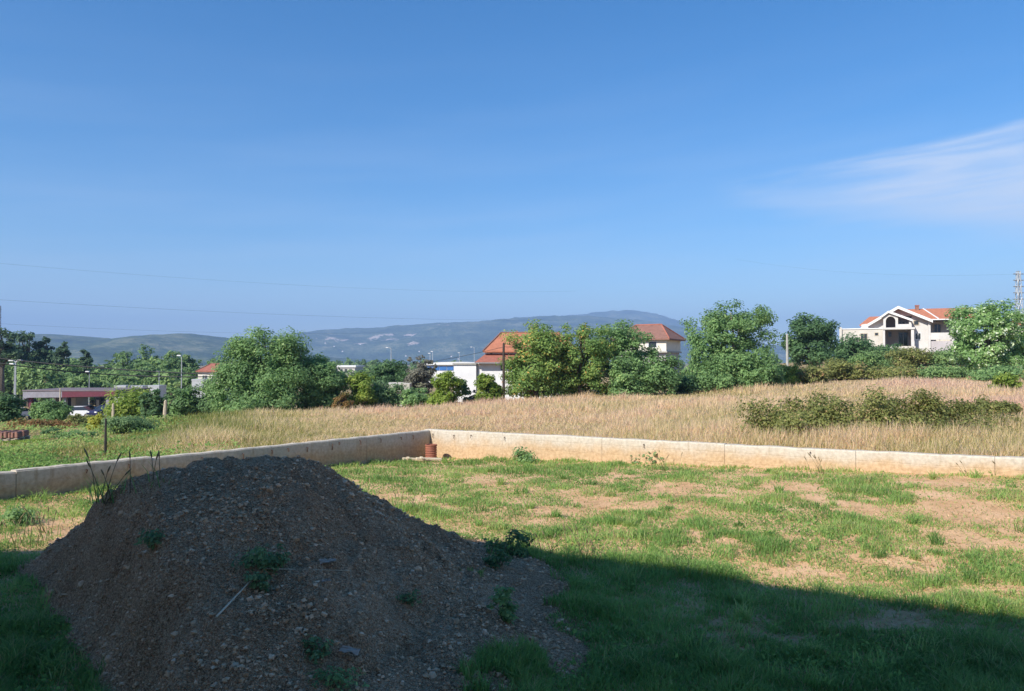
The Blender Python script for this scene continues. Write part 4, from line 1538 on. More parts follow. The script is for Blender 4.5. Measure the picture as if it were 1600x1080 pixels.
def villa():
    D = 110
    k = D / F
    z0 = float(tz(X_at(1420, D), D)) - .6
    root = frame_at('white_villa', 1405, D, z0, R(-25))
    tag(root, 'white villa with orange roofs, front gable, arched opening and columns', 'villa')
    Z = lambda py: Z_at(py, D) - z0
    X = lambda px: (px - 1405) * k * .9
    W = 'villa_wall'
    # low flat-topped wing on the left
    wing = MB().box(X(1312), 1.5, 0, X(1382), 8.5, Z(513)).build('wing', M['beige_wall'], root)
    MB().box(X(1311), 1.38, Z(513) + .003, X(1382.2), 8.6, Z(511.5)).build('parapet', M['white_wall'], wing)
    MB().box(X(1310), 1.2, Z(513) - 2, X(1314), 1.37, Z(509.5)).build('pillar', M['beige_wall'], wing)
    window(root, X(1344), Z(532), X(1356), Z(519.5), 1.49, 'weathered_wood')
    window(root, X(1367), Z(524), X(1373.5), Z(518.5), 1.49, 'weathered_wood')
    # main block with gable front (gable wall set back behind the porch)
    gy = 2.6
    ry = gy + 2.8                                       # back of the recessed entrance and balcony
    MB().prism([(X(1346), 0), (X(1382), 0), (X(1382), Z(492.5)), (X(1362), Z(503)), (X(1346), Z(505))], 'y', gy, ry - .004).build('wall', M[W], root)
    MB().prism([(X(1427), 0), (X(1453), 0), (X(1453), Z(500)), (X(1427), Z(489.5))], 'y', gy, ry - .004).build('wall', M[W], root)
    MB().prism([(X(1382) + .004, Z(492.5)), (X(1427) - .004, Z(492.5)), (X(1427) - .004, Z(489.5)), (X(1405), Z(480)), (X(1382) + .004, Z(492.4))], 'y', gy, ry - .004).build('gable', M[W], root)
    MB().prism([(X(1346), 0), (X(1453), 0), (X(1453), Z(500)), (X(1405), Z(480)), (X(1362), Z(503)), (X(1346), Z(505))], 'y', ry, 14).build('wall', M['grey_wall'], root)  # greyer than the front walls: recess shade put into the colour
    MB().box(X(1382) + .004, gy + .003, Z(514.4), X(1427) - .004, ry - .004, Z(511.6)).build('floor_slab', M[W], root)
    # main gable roof: two slabs running back
    ov = 1.0
    th = .28
    yb, yf = 14.4, gy - ov
    for (pa, pb) in (((1405, 477.5), (1458, 500.5)), ((1405, 477.5), (1356, 505))):
        a = (X(pa[0]), Z(pa[1]))
        b = (X(pb[0]), Z(pb[1]))
        poly = [a, b, (b[0], b[1] - th), (a[0], a[1] - th)]
        MB().prism(poly, 'y', yf, yb).build('roof', M['tile_orange'], root)
        poly = [(a[0], a[1] + .05), (b[0], b[1] + .05), (b[0], b[1] - th - .1), (a[0], a[1] - th - .1)]
        MB().prism(poly, 'y', yf - .12, yf - .003).build('bargeboard', M['frame_white'], root)
    # rear left roof piece
    m = MB()
    vs = [(X(1343), 4, Z(504.5)), (X(1372), 4, Z(504.5)), (X(1385), 8, Z(489)), (X(1360), 8, Z(489.5))]
    lo = [(x, y, z - .2) for x, y, z in vs]
    m.add(vs + lo, [(0, 1, 2, 3), (4, 7, 6, 5), (0, 4, 5, 1), (1, 5, 6, 2), (2, 6, 7, 3), (3, 7, 4, 0)])
    m.build('side_roof', M['tile_orange'], root)
    MB().box(X(1345), 4.3, Z(513), X(1361.8), 8, Z(505.7)).build('side_wall', M[W], root)
    # right wing roof, ridge parallel to the view
    m = MB()
    vs = [(X(1446), gy - .3, Z(499)), (X(1524), gy - .3, Z(499)), (X(1524), 8.5, Z(478)), (X(1410), 8.5, Z(478)), (X(1524), 14.2, Z(499)), (X(1410), 14.2, Z(499))]
    m.add(vs, [(0, 1, 2, 3), (3, 2, 4, 5), (0, 3, 5), (1, 4, 2), (0, 5, 4, 1)])
    rr = m.build('wing_roof', M['tile_orange'], root)
    MB().tube([(X(1449), 8.3, Z(478.6) + .05), (X(1467), gy - .3, Z(499) + .10)], .10, 6).build('valley_edge', M['frame_white'], rr)
    MB().box(X(1456), gy - .5, Z(500.2), X(1524), gy - .303, Z(498.6)).build('gutter', M['frame_white'], rr)
    # right wing walls with recessed loggia
    ly = gy + 2.2
    MB().box(X(1453) + .004, ly, 0, X(1522), 13, Z(501)).build('rear_wall', M['beige_wall'], root)
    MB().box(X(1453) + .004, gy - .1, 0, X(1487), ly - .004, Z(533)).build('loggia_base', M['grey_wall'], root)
    MB().box(X(1454), gy - .25, Z(531), X(1487), gy - .08, Z(520)).build('balustrade', M[W], root)
    MB().box(X(1487) + .004, gy - .1, 0, X(1522), ly - .004, Z(500.5)).build('end_wall', M[W], root)
    for px in (1453.5, 1489):
        MB().box(X(px - 2), gy - .3, 0, X(px + 1.6), gy - .103, Z(500.6)).build('column', M[W], root)
    window(root, X(1462), Z(519), X(1474), Z(505), ly - .01, 'weathered_wood')
    # entrance porch in front of the gable: lower recess, balcony, arch, small roof
    py0, py1 = .6, gy - .004
    # piers
    for (p0, p1) in ((1380, 1383.5), (1424, 1428.5)):
        MB().box(X(p0), py0, 0, X(p1), py0 + .5, Z(513)).build('column', M[W], root)
    MB().box(X(1380), py0 - .15, Z(514.5), X(1430), py1, Z(511.5)).build('balcony_slab', M[W], root)
    MB().box(X(1404), py0 - .1, Z(511.4), X(1425), py0 + .06, Z(506.5)).build('balustrade', M[W], root)
    # arch screen
    m = MB()
    cx, cz, r_o = 1392.5, 501.5, 7.6
    x0, x1, zt_, zb_ = 1381, 1404, 490, 511.4
    n = 14
    arc = []
    for i in range(n + 1):
        t = math.pi * i / n
        arc.append((cx - r_o * math.cos(t), cz - r_o * 1.0 * math.sin(t)))
    outer = []
    for i in range(n + 1):
        t = i / n
        outer.append((x0 + (x1 - x0) * t, zt_ - (4.0 if abs(t - .5) < .01 else 4.0 * (1 - abs(t - .5) * 2))))
    for i in range(n):
        pts = [arc[i], arc[i + 1], outer[i + 1], outer[i]]
        m.prism([(X(p[0]), Z(p[1])) for p in pts], 'y', py0, py0 + .3)
    m.box(X(x0), py0, Z(zb_), X(cx - r_o), py0 + .3, Z(cz)).box(X(cx + r_o), py0, Z(zb_), X(x1), py0 + .3, Z(cz))
    m.prism([(X(x0), Z(cz)), (X(cx - r_o), Z(cz)), (X(x0), Z(zt_))], 'y', py0, py0 + .3)
    m.prism([(X(x1), Z(cz)), (X(cx + r_o), Z(cz)), (X(x1), Z(zt_))], 'y', py0, py0 + .3)
    m.build('arch', M[W], root)
    # small porch roof
    for (pa, pb, nm) in (((1389, 485.5), (1378, 493), 'porch_roof'), ((1389, 485.5), (1426, 499.5), 'porch_roof')):
        a, b = (X(pa[0]), Z(pa[1])), (X(pb[0]), Z(pb[1]))
        MB().prism([a, b, (b[0], b[1] - .2), (a[0], a[1] - .2)], 'y', py0 - .3, py1 + 1.0 if False else py1 - .02).build(nm, M['tile_orange'], root)
        MB().prism([(a[0], a[1] + .04), (b[0], b[1] + .04), (b[0], b[1] - .28), (a[0], a[1] - .28)], 'y', py0 - .4, py0 - .303).build('bargeboard', M['frame_white'], root)
    MB().box(X(1421), py0, Z(511.4), X(1424.5), py0 + .3, Z(499.8)).build('column', M[W], root)
    # openings on the gable wall
    window(root, X(1429), Z(508), X(1438), Z(500), gy - .01, 'weathered_wood')
    window(root, X(1431), Z(530.5), X(1441), Z(519.5), gy - .01, 'frame_white')
    window(root, X(1407), Z(510), X(1418), Z(500), ry - .01, 'grey_metal')
    d = MB().box(X(1406), ry - .03, Z(541), X(1423), ry - .003, Z(516)).build('door', M['grey_metal'], root)
    MB().box(X(1407.5), ry - .04, Z(540), X(1414), ry - .031, Z(518)).build('pane', M['glass'], d)
    MB().box(X(1415), ry - .04, Z(540), X(1421.5), ry - .031, Z(518)).build('pane', M['glass'], d)
    window(root, X(1390), Z(525), X(1396), Z(516), ry - .01, 'grey_metal')
    MB().box(X(1383), -.2, -.2, X(1430), .59, Z(541)).build('step', M['beige_wall'], root)
    # chimney
    ch = MB().box(X(1436), 7.6, Z(482), X(1442), 8.4, Z(473.5)).build('chimney', M['tile_brown'], root)
    MB().box(X(1435.4), 7.5, Z(473.5) + .003, X(1442.6), 8.5, Z(472.3)).build('cap', M['tile_red'], ch)


villa()


def small_house(px0, px1, py_ridge, py_eave, D, label, roof, inset=1.2, wall='cream_wall', hgt=3.0):
    k = D / F
    x0, x1 = X_at(px0, D), X_at(px1, D)
    zt = float(tz((x0 + x1) / 2, D))
    ze, zr = Z_at(py_eave, D), Z_at(py_ridge, D)
    root = empty('small_house', (x0, D, zt))
    tag(root, label, 'house')
    w = x1 - x0
    MB().box(.3, .3, -.5, w - .3, 7, ze - zt - .05).build('wall', M[wall], root)
    hip_roof(root, 'roof', 0, 0, w, 7.3, ze - zt, zr - zt, w * .3, w * .3, roof)
    for t in (.25, .65):
        window(root, w * t, ze - zt - 1.9, w * t + 1.0, ze - zt - .7, .29)


small_house(306, 342, 568.5, 580, 135, 'small house showing only its red roof beside the left wood', 'tile_red')
small_house(336, 362, 566.5, 573, 165, 'small pale-roofed house peeping out left of the tallest left tree', 'frame_white')
small_house(1588, 1650, 500, 508, 130, 'house roof at the far right edge behind the silvery trees', 'tile_orange')


# dotted white houses on the far slope
HS = [(522, 541), (531, 545), (535, 549), (563, 538), (610, 545), (508, 536), (634, 556), (655, 549), (705, 557), (716, 561)]
gw = M['white_wall']
for i, (px, py) in enumerate(HS):
    D = 3300 if py > 548 else 3700
    p = at(px, py, D)
    root = empty('far_house', p)
    tag(root, 'tiny white house on the slope of the far quarry hill', 'house', 'white houses dotted on the far slope')
    MB().box(-3, 0, -3, 3, 6, 1.5).build('wall', gw, root)
    MB().prism([(-3.5, 1.52), (3.5, 1.52), (0, 3.4)], 'y', -.5, 6.5).build('roof', M['tile_red'], root)


def hangar():
    D = 190
    k = D / F
    zt = float(tz(X_at(690, D), D)) - 1
    root = frame_at('hangar', 660, D, zt)
    tag(root, 'long low white hall with a blue window band beyond the annex', 'building')
    Z = lambda py: Z_at(py, D) - zt
    X = lambda px: (px - 660) * k
    MB().box(X(660), 0, 0, X(760), 25, Z(570.5)).build('wall', M['white_wall'], root)
    m = MB().prism([(X(658), Z(570.3)), (X(762), Z(570.3)), (X(762), Z(568)), (X(720), Z(565.5)), (X(690), Z(565.8)), (X(658), Z(568.5))], 'y', -.6, 26)
    m.build('roof', M['frame_white'], root)
    for i in range(8):
        a = 664 + i * 11.5
        w = MB().box(X(a), -.08, Z(579), X(a + 10.8), -.003, Z(572.5)).build('window', M['blue_band'], root)
        MB().box(X(a) + .15, -.12, Z(578.5), X(a + 10.8) - .15, -.081, Z(573.5)).build('pane', M['blue_band'], w)


hangar()


def low_hall(px0, px1, py0, py1, D, label, roof='frame_white'):
    zt = Z_at(py1, D) - 2
    root = empty('low_hall', (X_at(px0, D), D, zt))
    tag(root, label, 'building')
    w = X_at(px1, D) - X_at(px0, D)
    h = Z_at(py0, D) - zt
    MB().box(.4, .4, -1, w - .4, 15, h - .7).build('wall', M['beige_wall'], root)
    MB().box(0, 0, h - .695, w, 15.5, h).build('roof', M[roof], root)
    for t in np.arange(.1, .9, .2):
        window(root, w * t, h - 2.6, w * t + w * .12, h - 1.2, .39, 'grey_metal')


low_hall(520, 556, 571, 576, 260, 'pale flat hall glimpsed between the left trees and dark rounded tree')
low_hall(596, 640, 599.5, 607, 70, 'pale garden shed roof behind the willow shrub', 'beige_wall')


# ------------------------------------------------------------------ service-station canopy and yard at the left
def canopy():
    D = 98
    k = D / F
    zt = float(tz(X_at(110, D), D))
    root = frame_at('station_canopy', 38, D, zt)
    tag(root, 'flat service-station canopy with grey and maroon fascia on columns', 'canopy')
    Z = lambda py: Z_at(py, D) - zt
    X = lambda px: (px - 38) * k
    top, bot = Z(611.5), Z(621)
    MB().box(X(40), .3, bot, X(183), 9, top).build('roof', M['fascia_grey'], root)
    MB().prism([(X(37), Z(612.5)), (X(98), Z(612)), (X(98), Z(621)), (X(44), Z(621.5)), (X(37), Z(625))], 'y', -.05, .297).build('fascia', M['fascia_grey'], root)
    o = MB().prism([(X(98) + .004, Z(612)), (X(186), Z(610.5)), (X(180), Z(619)), (X(98) + .004, Z(621))], 'y', -.06, .297).build('fascia', M['maroon'], root)
    o['label'] = 'maroon right half of the fascia'
    MB().box(X(36), -.1, top + .003, X(186), 9.2, top + .16).build('edge_strip', M['roof_grey'], root)
    for px, mt in ((45, 'maroon'), (151, 'dark_metal'), (166, 'fascia_grey'), (99, 'fascia_grey')):
        MB().box(X(px - 2.2), .4, -.3, X(px + 2.2), .8, bot - .003).build('column', M[mt], root)
        MB().box(X(px - 2.2), 8, -.3, X(px + 2.2), 8.4, bot - .003).build('column', M[mt], root)
    # kiosk at the back left
    kz = MB().box(X(46), 5, -.2, X(84), 8, bot - .3).build('kiosk', M['beige_wall'], root)
    for i in range(2):
        MB().box(X(52 + i * 15), 4.94, .7, X(62 + i * 15), 4.997, 2.4).build('pane', M['glass'], kz)


canopy()


def car(px, D, rz, paint, label, base=None):
    zt = float(tz(X_at(px, D), D)) if base is None else base
    root = empty('parked_car', (X_at(px, D), D, zt), rz)
    tag(root, label, 'car', 'cars parked at the station')
    # side profile, extruded with tumblehome
    prof = [(-2.1, .35), (-2.15, .65), (-2.05, .88), (-1.25, .95), (-.95, 1.0), (1.35, 1.0), (1.95, .92), (2.1, .72), (2.1, .35)]
    cab = [(-1.2, .96), (-.55, 1.42), (.75, 1.45), (1.55, .98)]
    MB().prism(prof, 'y', -.86, .86).build('body', M[paint], root)
    m = MB()
    vs = [(x, y * (.84 if z < 1.2 else .66), z) for y in (-1, 1) for x, z in cab]
    m.add(vs, [(0, 1, 2, 3), (7, 6, 5, 4), (0, 4, 5, 1), (1, 5, 6, 2), (2, 6, 7, 3), (3, 7, 4, 0)])
    m.build('window', M['glass'], root)
    MB().box(-.55, -.64, 1.425, .75, .64, 1.475).build('roof', M[paint], root)
    for x in (-1.3, 1.3):
        for y in (-.80, .80):
            w = MB().tube([(x, y - .1, .32), (x, y + .1, .32)], .32, 14).build('wheel', M['dark_metal'], root)
            MB().tube([(x, y - .11, .32), (x, y + .11, .32)], .19, 10).build('rim', M['pale_metal'], w)
    for y in (-.6, .6):
        MB().box(-2.17, y - .18, .66, -2.09, y + .18, .8).build('headlight', M['frame_white'], root)
        MB().box(2.09, y - .18, .7, 2.13, y + .18, .85).build('tail_light', M['maroon'], root)


M['paint_white'] = simple('paint_white', (0.75, 0.75, 0.76), 0.3, 0.03)
M['paint_blue'] = simple('paint_blue', (0.02, 0.022, 0.07), 0.25, 0.1)
M['paint_silver'] = simple('paint_silver', (0.42, 0.43, 0.45), 0.35, 0.05, 3, 0, .5)
car(124, 94, R(8), 'paint_white', 'white car parked under the canopy beside the rounded shrub')
car(133, 104, R(-4), 'paint_white', 'white car in the back row under the canopy')
car(112, 112, R(2), 'paint_silver', 'silver car behind the two white cars')
car(168, 93, R(70), 'paint_blue', 'dark blue car at the right end of the canopy')
car(28, 97, R(80), 'paint_white', 'white car left of the maroon canopy column')


def trailer(px0, px1, D, py_top, label, h=3.0):
    x0, x1 = X_at(px0, D), X_at(px1, D)
    zt = Z_at(py_top, D)
    g = float(tz((x0 + x1) / 2, D))
    root = empty('box_trailer', ((x0 + x1) / 2, D, g))
    tag(root, label, 'trailer', 'white box trailers')
    w = (x1 - x0) / 2
    T_ = zt - g
    MB().box(-w, 0, .9, w, 2.6, T_ - .25).build('box', M['pale_metal'], root)
    MB().box(-w - .03, -.03, T_ - .247, w + .03, 2.63, T_).build('roof', M['pale_metal'], root)
    MB().box(-w * .8, .2, .55, w * .8, 2.4, .897).build('chassis', M['dark_metal'], root)
    for y in (.6, 2.0):
        for s in (-1, 1):
            MB().tube([(s * w * .8 - .12, y, .45), (s * w * .8 + .12, y, .45)], .45, 12).build('wheel', M['dark_metal'], root)


trailer(179, 197, 122, 602.5, 'white box trailer, leftmost of the three behind the canopy')
trailer(206, 223, 122, 602.8, 'white box trailer, middle of the three behind the canopy')
trailer(232, 249, 122, 602.2, 'white box trailer, rightmost of the three behind the canopy')
trailer(300, 323, 105, 592.5, 'white box trailer beside the tallest left tree')


def lamp(px, D, py_top, label, arm=0.0, r=.07, double=False):
    x = X_at(px, D)
    g = float(tz(x, D))
    H = Z_at(py_top, D) - g
    root = empty('street_lamp', (x, D, g))
    tag(root, label, 'lamp post', 'street lamps')
    MB().tube([(0, 0, -.2), (0, 0, H)], [r * 1.0, r * .55], 8).build('pole', M['pale_metal'], root)
    for s in ((-1, 1) if double else (-1,)):
        if arm:
            MB().tube([(0, 0, H - .1), (s * arm * .6, 0, H + .12), (s * arm, 0, H + .12)], r * .6, 6).build('arm', M['pale_metal'], root)
            MB().prism([(s * arm - .35, H + .06), (s * arm + .3, H + .06), (s * arm + .2, H + .22), (s * arm - .25, H + .22)], 'y', -.18, .18).build('lamp_head', M['frame_white'], root)


lamp(25, 92, 565, 'tall pale lamp post with flat twin head left of the canopy', .5, .12, True)
lamp(23, 100, 570, 'thin lamp post just behind the twin-headed one', .3, .07)
lamp(140, 118, 582, 'thin lamp post rising behind the canopy', .25, .07)
lamp(249, 125, 582, 'thin lamp post behind the rightmost of three trailers', .25, .08)
lamp(284, 110, 557, 'tall lamp post left of the small red roof', .35, .10)
lamp(611, 175, 544, 'pale street lamp with curved arm above the dark rounded tree', .9, .11)
lamp(672, 200, 553, 'thin mast left of the white annex, left of a pair', .2, .10)
lamp(676, 200, 550, 'thin mast left of the white annex, right of a pair', .2, .10)
lamp(718, 230, 552, 'thin mast above the white annex roof', .2, .10)
lamp(741, 230, 543, 'tall thin mast just left of the orange roof', .9, .11)


def lattice(px, D, py_top, w, label, name, mat, arms=0, tap=.3):
    x = X_at(px, D)
    g = float(tz(x, D))
    H = Z_at(py_top, D) - g
    root = empty(name, (x, D, g))
    tag(root, label, 'pylon')
    m = MB()
    n = max(6, int(H / (w * 1.6)))
    r = w * .045

    def c(s, t, z):
        q = w / 2 * (1 - (1 - tap) * z / H)
        return (s * q, t * q, z)
    for s in (-1, 1):
        for t in (-1, 1):
            m.tube([c(s, t, -.3), c(s, t, H)], r, 4)
    for i in range(n):
        za, zb = H * i / n, H * (i + 1) / n
        for (s0, t0, s1, t1) in ((-1, -1, 1, -1), (1, -1, 1, 1), (1, 1, -1, 1), (-1, 1, -1, -1)):
            m.tube([c(s0, t0, za), c(s1, t1, zb)], r * .6, 4)
            m.tube([c(s1, t1, za), c(s0, t0, zb)], r * .6, 4)
            m.tube([c(s0, t0, zb), c(s1, t1, zb)], r * .6, 4)
    m.build('lattice', M[mat], root, False, False)
    for i in range(arms):
        z = H * (.97 - .07 * i)
        MB().tube([(-w * .7, 0, z), (w * .7, 0, z)], r * 1.4, 4).build('crossarm', M[mat], root)
    return root


lattice(1593, 260, 424, 2.6, 'pale grey lattice mast above the silvery tree at the right edge', 'lattice_mast', 'grey_metal', 5, .35)
rt = lattice(-1, 85, 478, .26, 'dark lattice pole at the extreme left edge', 'lattice_pole', 'dark_metal', 3, .5)


def pole(px, D, py_top, r, mat, label, name='utility_pole', arm=0.0, lean=0.0, base=None):
    x = X_at(px, D)
    g = float(tz(x, D))
    H = Z_at(py_top, D) - g
    root = empty(name, (x, D, g))
    tag(root, label, 'post')
    MB().tube([(0, 0, -.3), (lean * H * .5, 0, H * .5), (lean * H, 0, H)], [r * 1.15, r, r * .85], 8).build('shaft', M[mat], root)
    if arm:
        MB().box(lean * H - arm, -.06, H - .5, lean * H + arm, .06, H - .4).build('crossarm', M[mat], root)
        for s in (-1, 0, 1):
            MB().tube([(lean * H + s * arm * .85, 0, H - .397), (lean * H + s * arm * .85, 0, H - .22)], .05, 6).build('insulator', M['concrete_post'], root)
    else:
        MB().tube([(lean * H, 0, H + .002), (lean * H, 0, H + r * .7)], [r * .8, r * .35], 8).build('cap', M[mat], root)
    return root


pole(787, 57, 537, .10, 'dark_wood', 'dark wooden utility pole beside the white house')
pole(1230, 72, 523, .12, 'concrete_post', 'pale concrete utility post left of the oak')
pole(166.5, 21.5, 655, .035, 'dark_metal', 'dark iron post rising behind the left wall', 'iron_post')
pole(258, 55, 627, .14, 'weathered_wood', 'leaning weathered wooden post at the edge of the dry grass', 'wooden_post', lean=.06)
pole(178, 60, 632, .12, 'weathered_wood', 'weathered wooden post under the right end of the canopy', 'wooden_post')
pole(103, 34, 674, .055, 'weathered_wood', 'short wooden stake among the garden weeds', 'wooden_post')
pole(95, 90, 607, .09, 'weathered_wood', 'short pale post beneath the maroon fascia', 'wooden_post')


def wire(p0, p1, sag, r, label, n=24):
    p0, p1 = Vector(p0), Vector(p1)
    pts = []
    for i in range(n + 1):
        t = i / n
        p = p0.lerp(p1, t)
        p.z -= sag * 4 * t * (1 - t)
        pts.append(p)
    o = MB().tube(pts, r, 5).build('power_line', M['wire'], None, True, False)
    tag(o, label, 'power line', 'overhead wires')


wire(at(-120, 545, 62), at(360, 586, 62), .35, .045, 'upper of the two dark wires sagging before the left wood')
wire(at(-120, 547, 62.6), at(360, 588, 62.6), .75, .045, 'lower of the two dark wires sagging before the left wood')
wire(at(787, 542, 57), at(560, 572, 85), .5, .016, 'thin wire from the dark utility pole to the left trees')
wire(at(787, 542, 57.05), at(1000, 520, 70), .5, .016, 'thin wire from the dark utility pole into the orchard trees')
wire(at(-150, 398, 170), at(900, 455, 330), 3.0, .014, 'uppermost faint wire crossing the left sky')
wire(at(-150, 459, 170), at(900, 500, 330), 2.0, .018, 'middle faint wire crossing the left sky')
wire(at(-100, 500, 190), at(600, 520, 300), 1.5, .016, 'lowest faint wire crossing the left sky')
wire(at(1150, 405, 330), at(1593, 428, 260), 3.0, .014, 'faint wire running to the lattice mast at right')


# ------------------------------------------------------------------ small things in the lot
def corner_things():
    # corrugated pipe stub standing in the wall corner
    D = 22.5
    x = X_at(674, D)
    g = float(lotz(x, D))
    r, H = .17, .46
    root = empty('drain_pipe', (x, D, g))
    tag(root, 'brick-red ribbed drain pipe standing upright in the wall corner', 'pipe')
    pts, rad = [], []
    n = 40
    for i in range(n + 1):
        t = i / n
        pts.append((0, 0, t * H - .02))
        rad.append(r * (1.0 + .035 * (1 if (i // 3) % 2 else -1)))
    pm = simple('clay_red', (0.27, 0.10, 0.065), .6, .2, 5)
    MB().tube(pts, rad, 20, False).build('barrel', pm, root, False)
    m = MB()
    nn = 20
    for ri, ro, z0_, z1_ in ((r * .86, r * 1.08, H - .035, H + .012),):
        vs = []
        for k_ in range(nn):
            a = 2 * math.pi * k_ / nn
            for rr_, zz in ((ri, z0_), (ro, z0_), (ro, z1_), (ri, z1_)):
                vs.append((math.cos(a) * rr_, math.sin(a) * rr_, zz))
        fs = []
        for k_ in range(nn):
            k2 = (k_ + 1) % nn
            for j in range(4):
                fs.append((k_ * 4 + j, k2 * 4 + j, k2 * 4 + (j + 1) % 4, k_ * 4 + (j + 1) % 4))
        m.add(vs, fs)
    m.build('rim', pm, root)
    MB().tube([(0, 0, H - .10), (0, 0, H - .09)], r * .9, 16).build('dark_hollow', M['dark_metal'], root)  # dark disc stands in for the shaded hollow of the open pipe
    # two boards lying in front of it
    for (px, py, L_, rz, lab) in ((653, 715, .85, R(14), 'pale board lying left of the ribbed drain pipe'), (672, 716, .75, R(20), 'pale board lying at the foot of the ribbed drain pipe')):
        p = (X_at(px, 22.0), 22.0 - (py - 714) * .12)
        z = float(lotz(p[0], p[1]))
        b = MB().box(-L_ / 2, -.08, 0, L_ / 2, .08, .045).box(-L_ / 2 + .12, -.11, .045, -L_ / 2 + .2, .11, .065)
        o = b.build('board', M['straw'], None)
        o.location = (p[0], p[1], z + .06)
        o.rotation_euler = (R(6), R(4), rz)
        tag(o, lab, 'board')


corner_things()


def tile_stack():
    D = 28
    x = X_at(0, D)
    g = float(tz(x, D)) - .18
    root = empty('pallet_stack', (x, D, g), R(12))
    tag(root, 'low pallet stack topped with reddish roof tiles at left edge', 'pallets')
    z = 0.1
    for lay in range(2):
        for y in (-.5, 0, .5):
            MB().box(-.85, y - .05, z, .85, y + .05, z + .1).build('runner', M['weathered_wood'], root)
        for i in range(7):
            xx = -.8 + i * .265
            MB().box(xx - .06 + RNG.uniform(-.02, .02), -.6, z + .103, xx + .06, .6, z + .125).build('slat', M['weathered_wood'], root)
        z += .15
    for i in range(9):
        for j in range(2):
            xx = -.75 + i * .18
            yy = -.3 + j * .55
            m = MB().prism([(xx, z + .0), (xx + .155, z + .0), (xx + .155, z + .16 + RNG.uniform(0, .05)), (xx + .08, z + .22), (xx, z + .17)], 'y', yy - .2, yy + .2)
            o = m.build('roof_tile', M['tile_brown'], root)


tile_stack()


def stick(p, q, r, mat, label, name='stick', cat='stick'):
    """stick lying on the pile between two lot positions"""
    pts = []
    for i in range(9):
        t = i / 8
        x, y = p[0] + (q[0] - p[0]) * t, p[1] + (q[1] - p[1]) * t
        pts.append((x, y, max(float(surf(x, y)), float(surf(x, y - .05))) + r * 1.5 + .02))
    # straighten: a stick bridges the hollows
    z0, z1 = pts[0][2], pts[-1][2]
    lift = max(pt[2] - (z0 + (z1 - z0) * i / 8) for i, pt in enumerate(pts))
    pts = [(pt[0], pt[1] , z0 + (z1 - z0) * i / 8 + lift * .6) for i, pt in enumerate(pts)]
    o = MB().tube(pts, [r * (1.1 - .5 * i / 8) for i in range(9)], 6).build(name, M[mat], None, True, False)
    tag(o, label, cat)


def hit(px, py):
    """where the view ray through a photo pixel meets the pile or lot"""
    d = (at(px, py, 1.0) - Vector((0, 0, CAMZ)))
    t = np.linspace(3.5, 24, 1600)
    zz = CAMZ + d.z * t
    s = surf(d.x * t, t)
    i = np.argmax(zz < s)
    return (d.x * t[i], t[i])


stick(hit(338, 980), hit(394, 920), .008, 'straw', 'pale bent stick lying on the front of the soil pile')
stick(hit(415, 906), hit(548, 908), .003, 'straw', 'long thin straw lying across the soil pile', 'straw_stalk', 'straw')


def weed(px, py, w, h, mat, label, n=160, size=.03, group=None):
    x, y = hit(px, py)
    z = float(surf(x, y))
    root = empty('weed_plant', (x, y, z))
    tag(root, label, 'weed', group)
    lob = [(0, 0, h * .5, w * .5, w * .4, h * .5), (w * .25, -.02, h * .3, w * .3, w * .3, h * .3), (-w * .25, 0, h * .35, w * .3, w * .3, h * .3)]
    V, q, a, cen = crown_leaves(lob, 14, n, size, w * .22, .8)
    V[:, 2] = np.maximum(V[:, 2], -.02)
    link('foliage', np_mesh('foliage', V, [q], {'rnd': a}), M[mat], root)
    m = MB()
    for c in cen[:8]:
        m.tube([(0, 0, -.03), (c[0] * .4, c[1] * .4, max(.03, c[2] * .6)), tuple(c)], [.006, .005, .002], 4)
    tag(m.build('stem', M['stalk'], root), kind='stuff')


weed(240, 857, .26, .14, 'leaf_blue', 'small dark weed on the upper left of the soil pile', 260, .022)
weed(412, 890, .34, .22, 'leaf_blue', 'bluish bushy weed in the middle of the soil pile', 420, .024)
weed(404, 925, .2, .16, 'leaf_blue', 'bluish weed at the tip of the pale stick', 220, .022)
weed(787, 970, .26, .34, 'leaf_mid', 'green leafy weed on the right foot of the soil pile', 420, .028)
weed(492, 1030, .22, .14, 'leaf_blue', 'small weed near the bottom edge, centre of the soil pile', 220, .02)
weed(520, 1072, .4, .14, 'leaf_mid', 'low weed patch at the bottom edge of the soil pile', 320, .02)
weed(640, 942, .16, .1, 'leaf_blue', 'tiny weed on the right slope of the soil pile', 120, .02)
weed(800, 868, .5, .30, 'leaf_dark', 'dark bushy weed where soil pile meets lit grass', 700, .03)
weed(780, 885, .3, .2, 'leaf_dark', 'dark low weed left of the bushy one at the pile foot', 320, .026)
weed(820, 724, .8, .32, 'leaf_mid', 'green weed clump at the foot of the sunlit wall', 520, .05)
weed(1020, 722, 1.1, .34, 'leaf_blue', 'blue-green weed clump below the sunlit wall', 620, .05)
weed(740, 712, .2, .26, 'leaf_olive', 'brownish weed against the sunlit wall right of the pipe', 120, .035)
weed(30, 820, .6, .25, 'leaf_mid', 'green weed clump left of the soil pile', 420, .035)


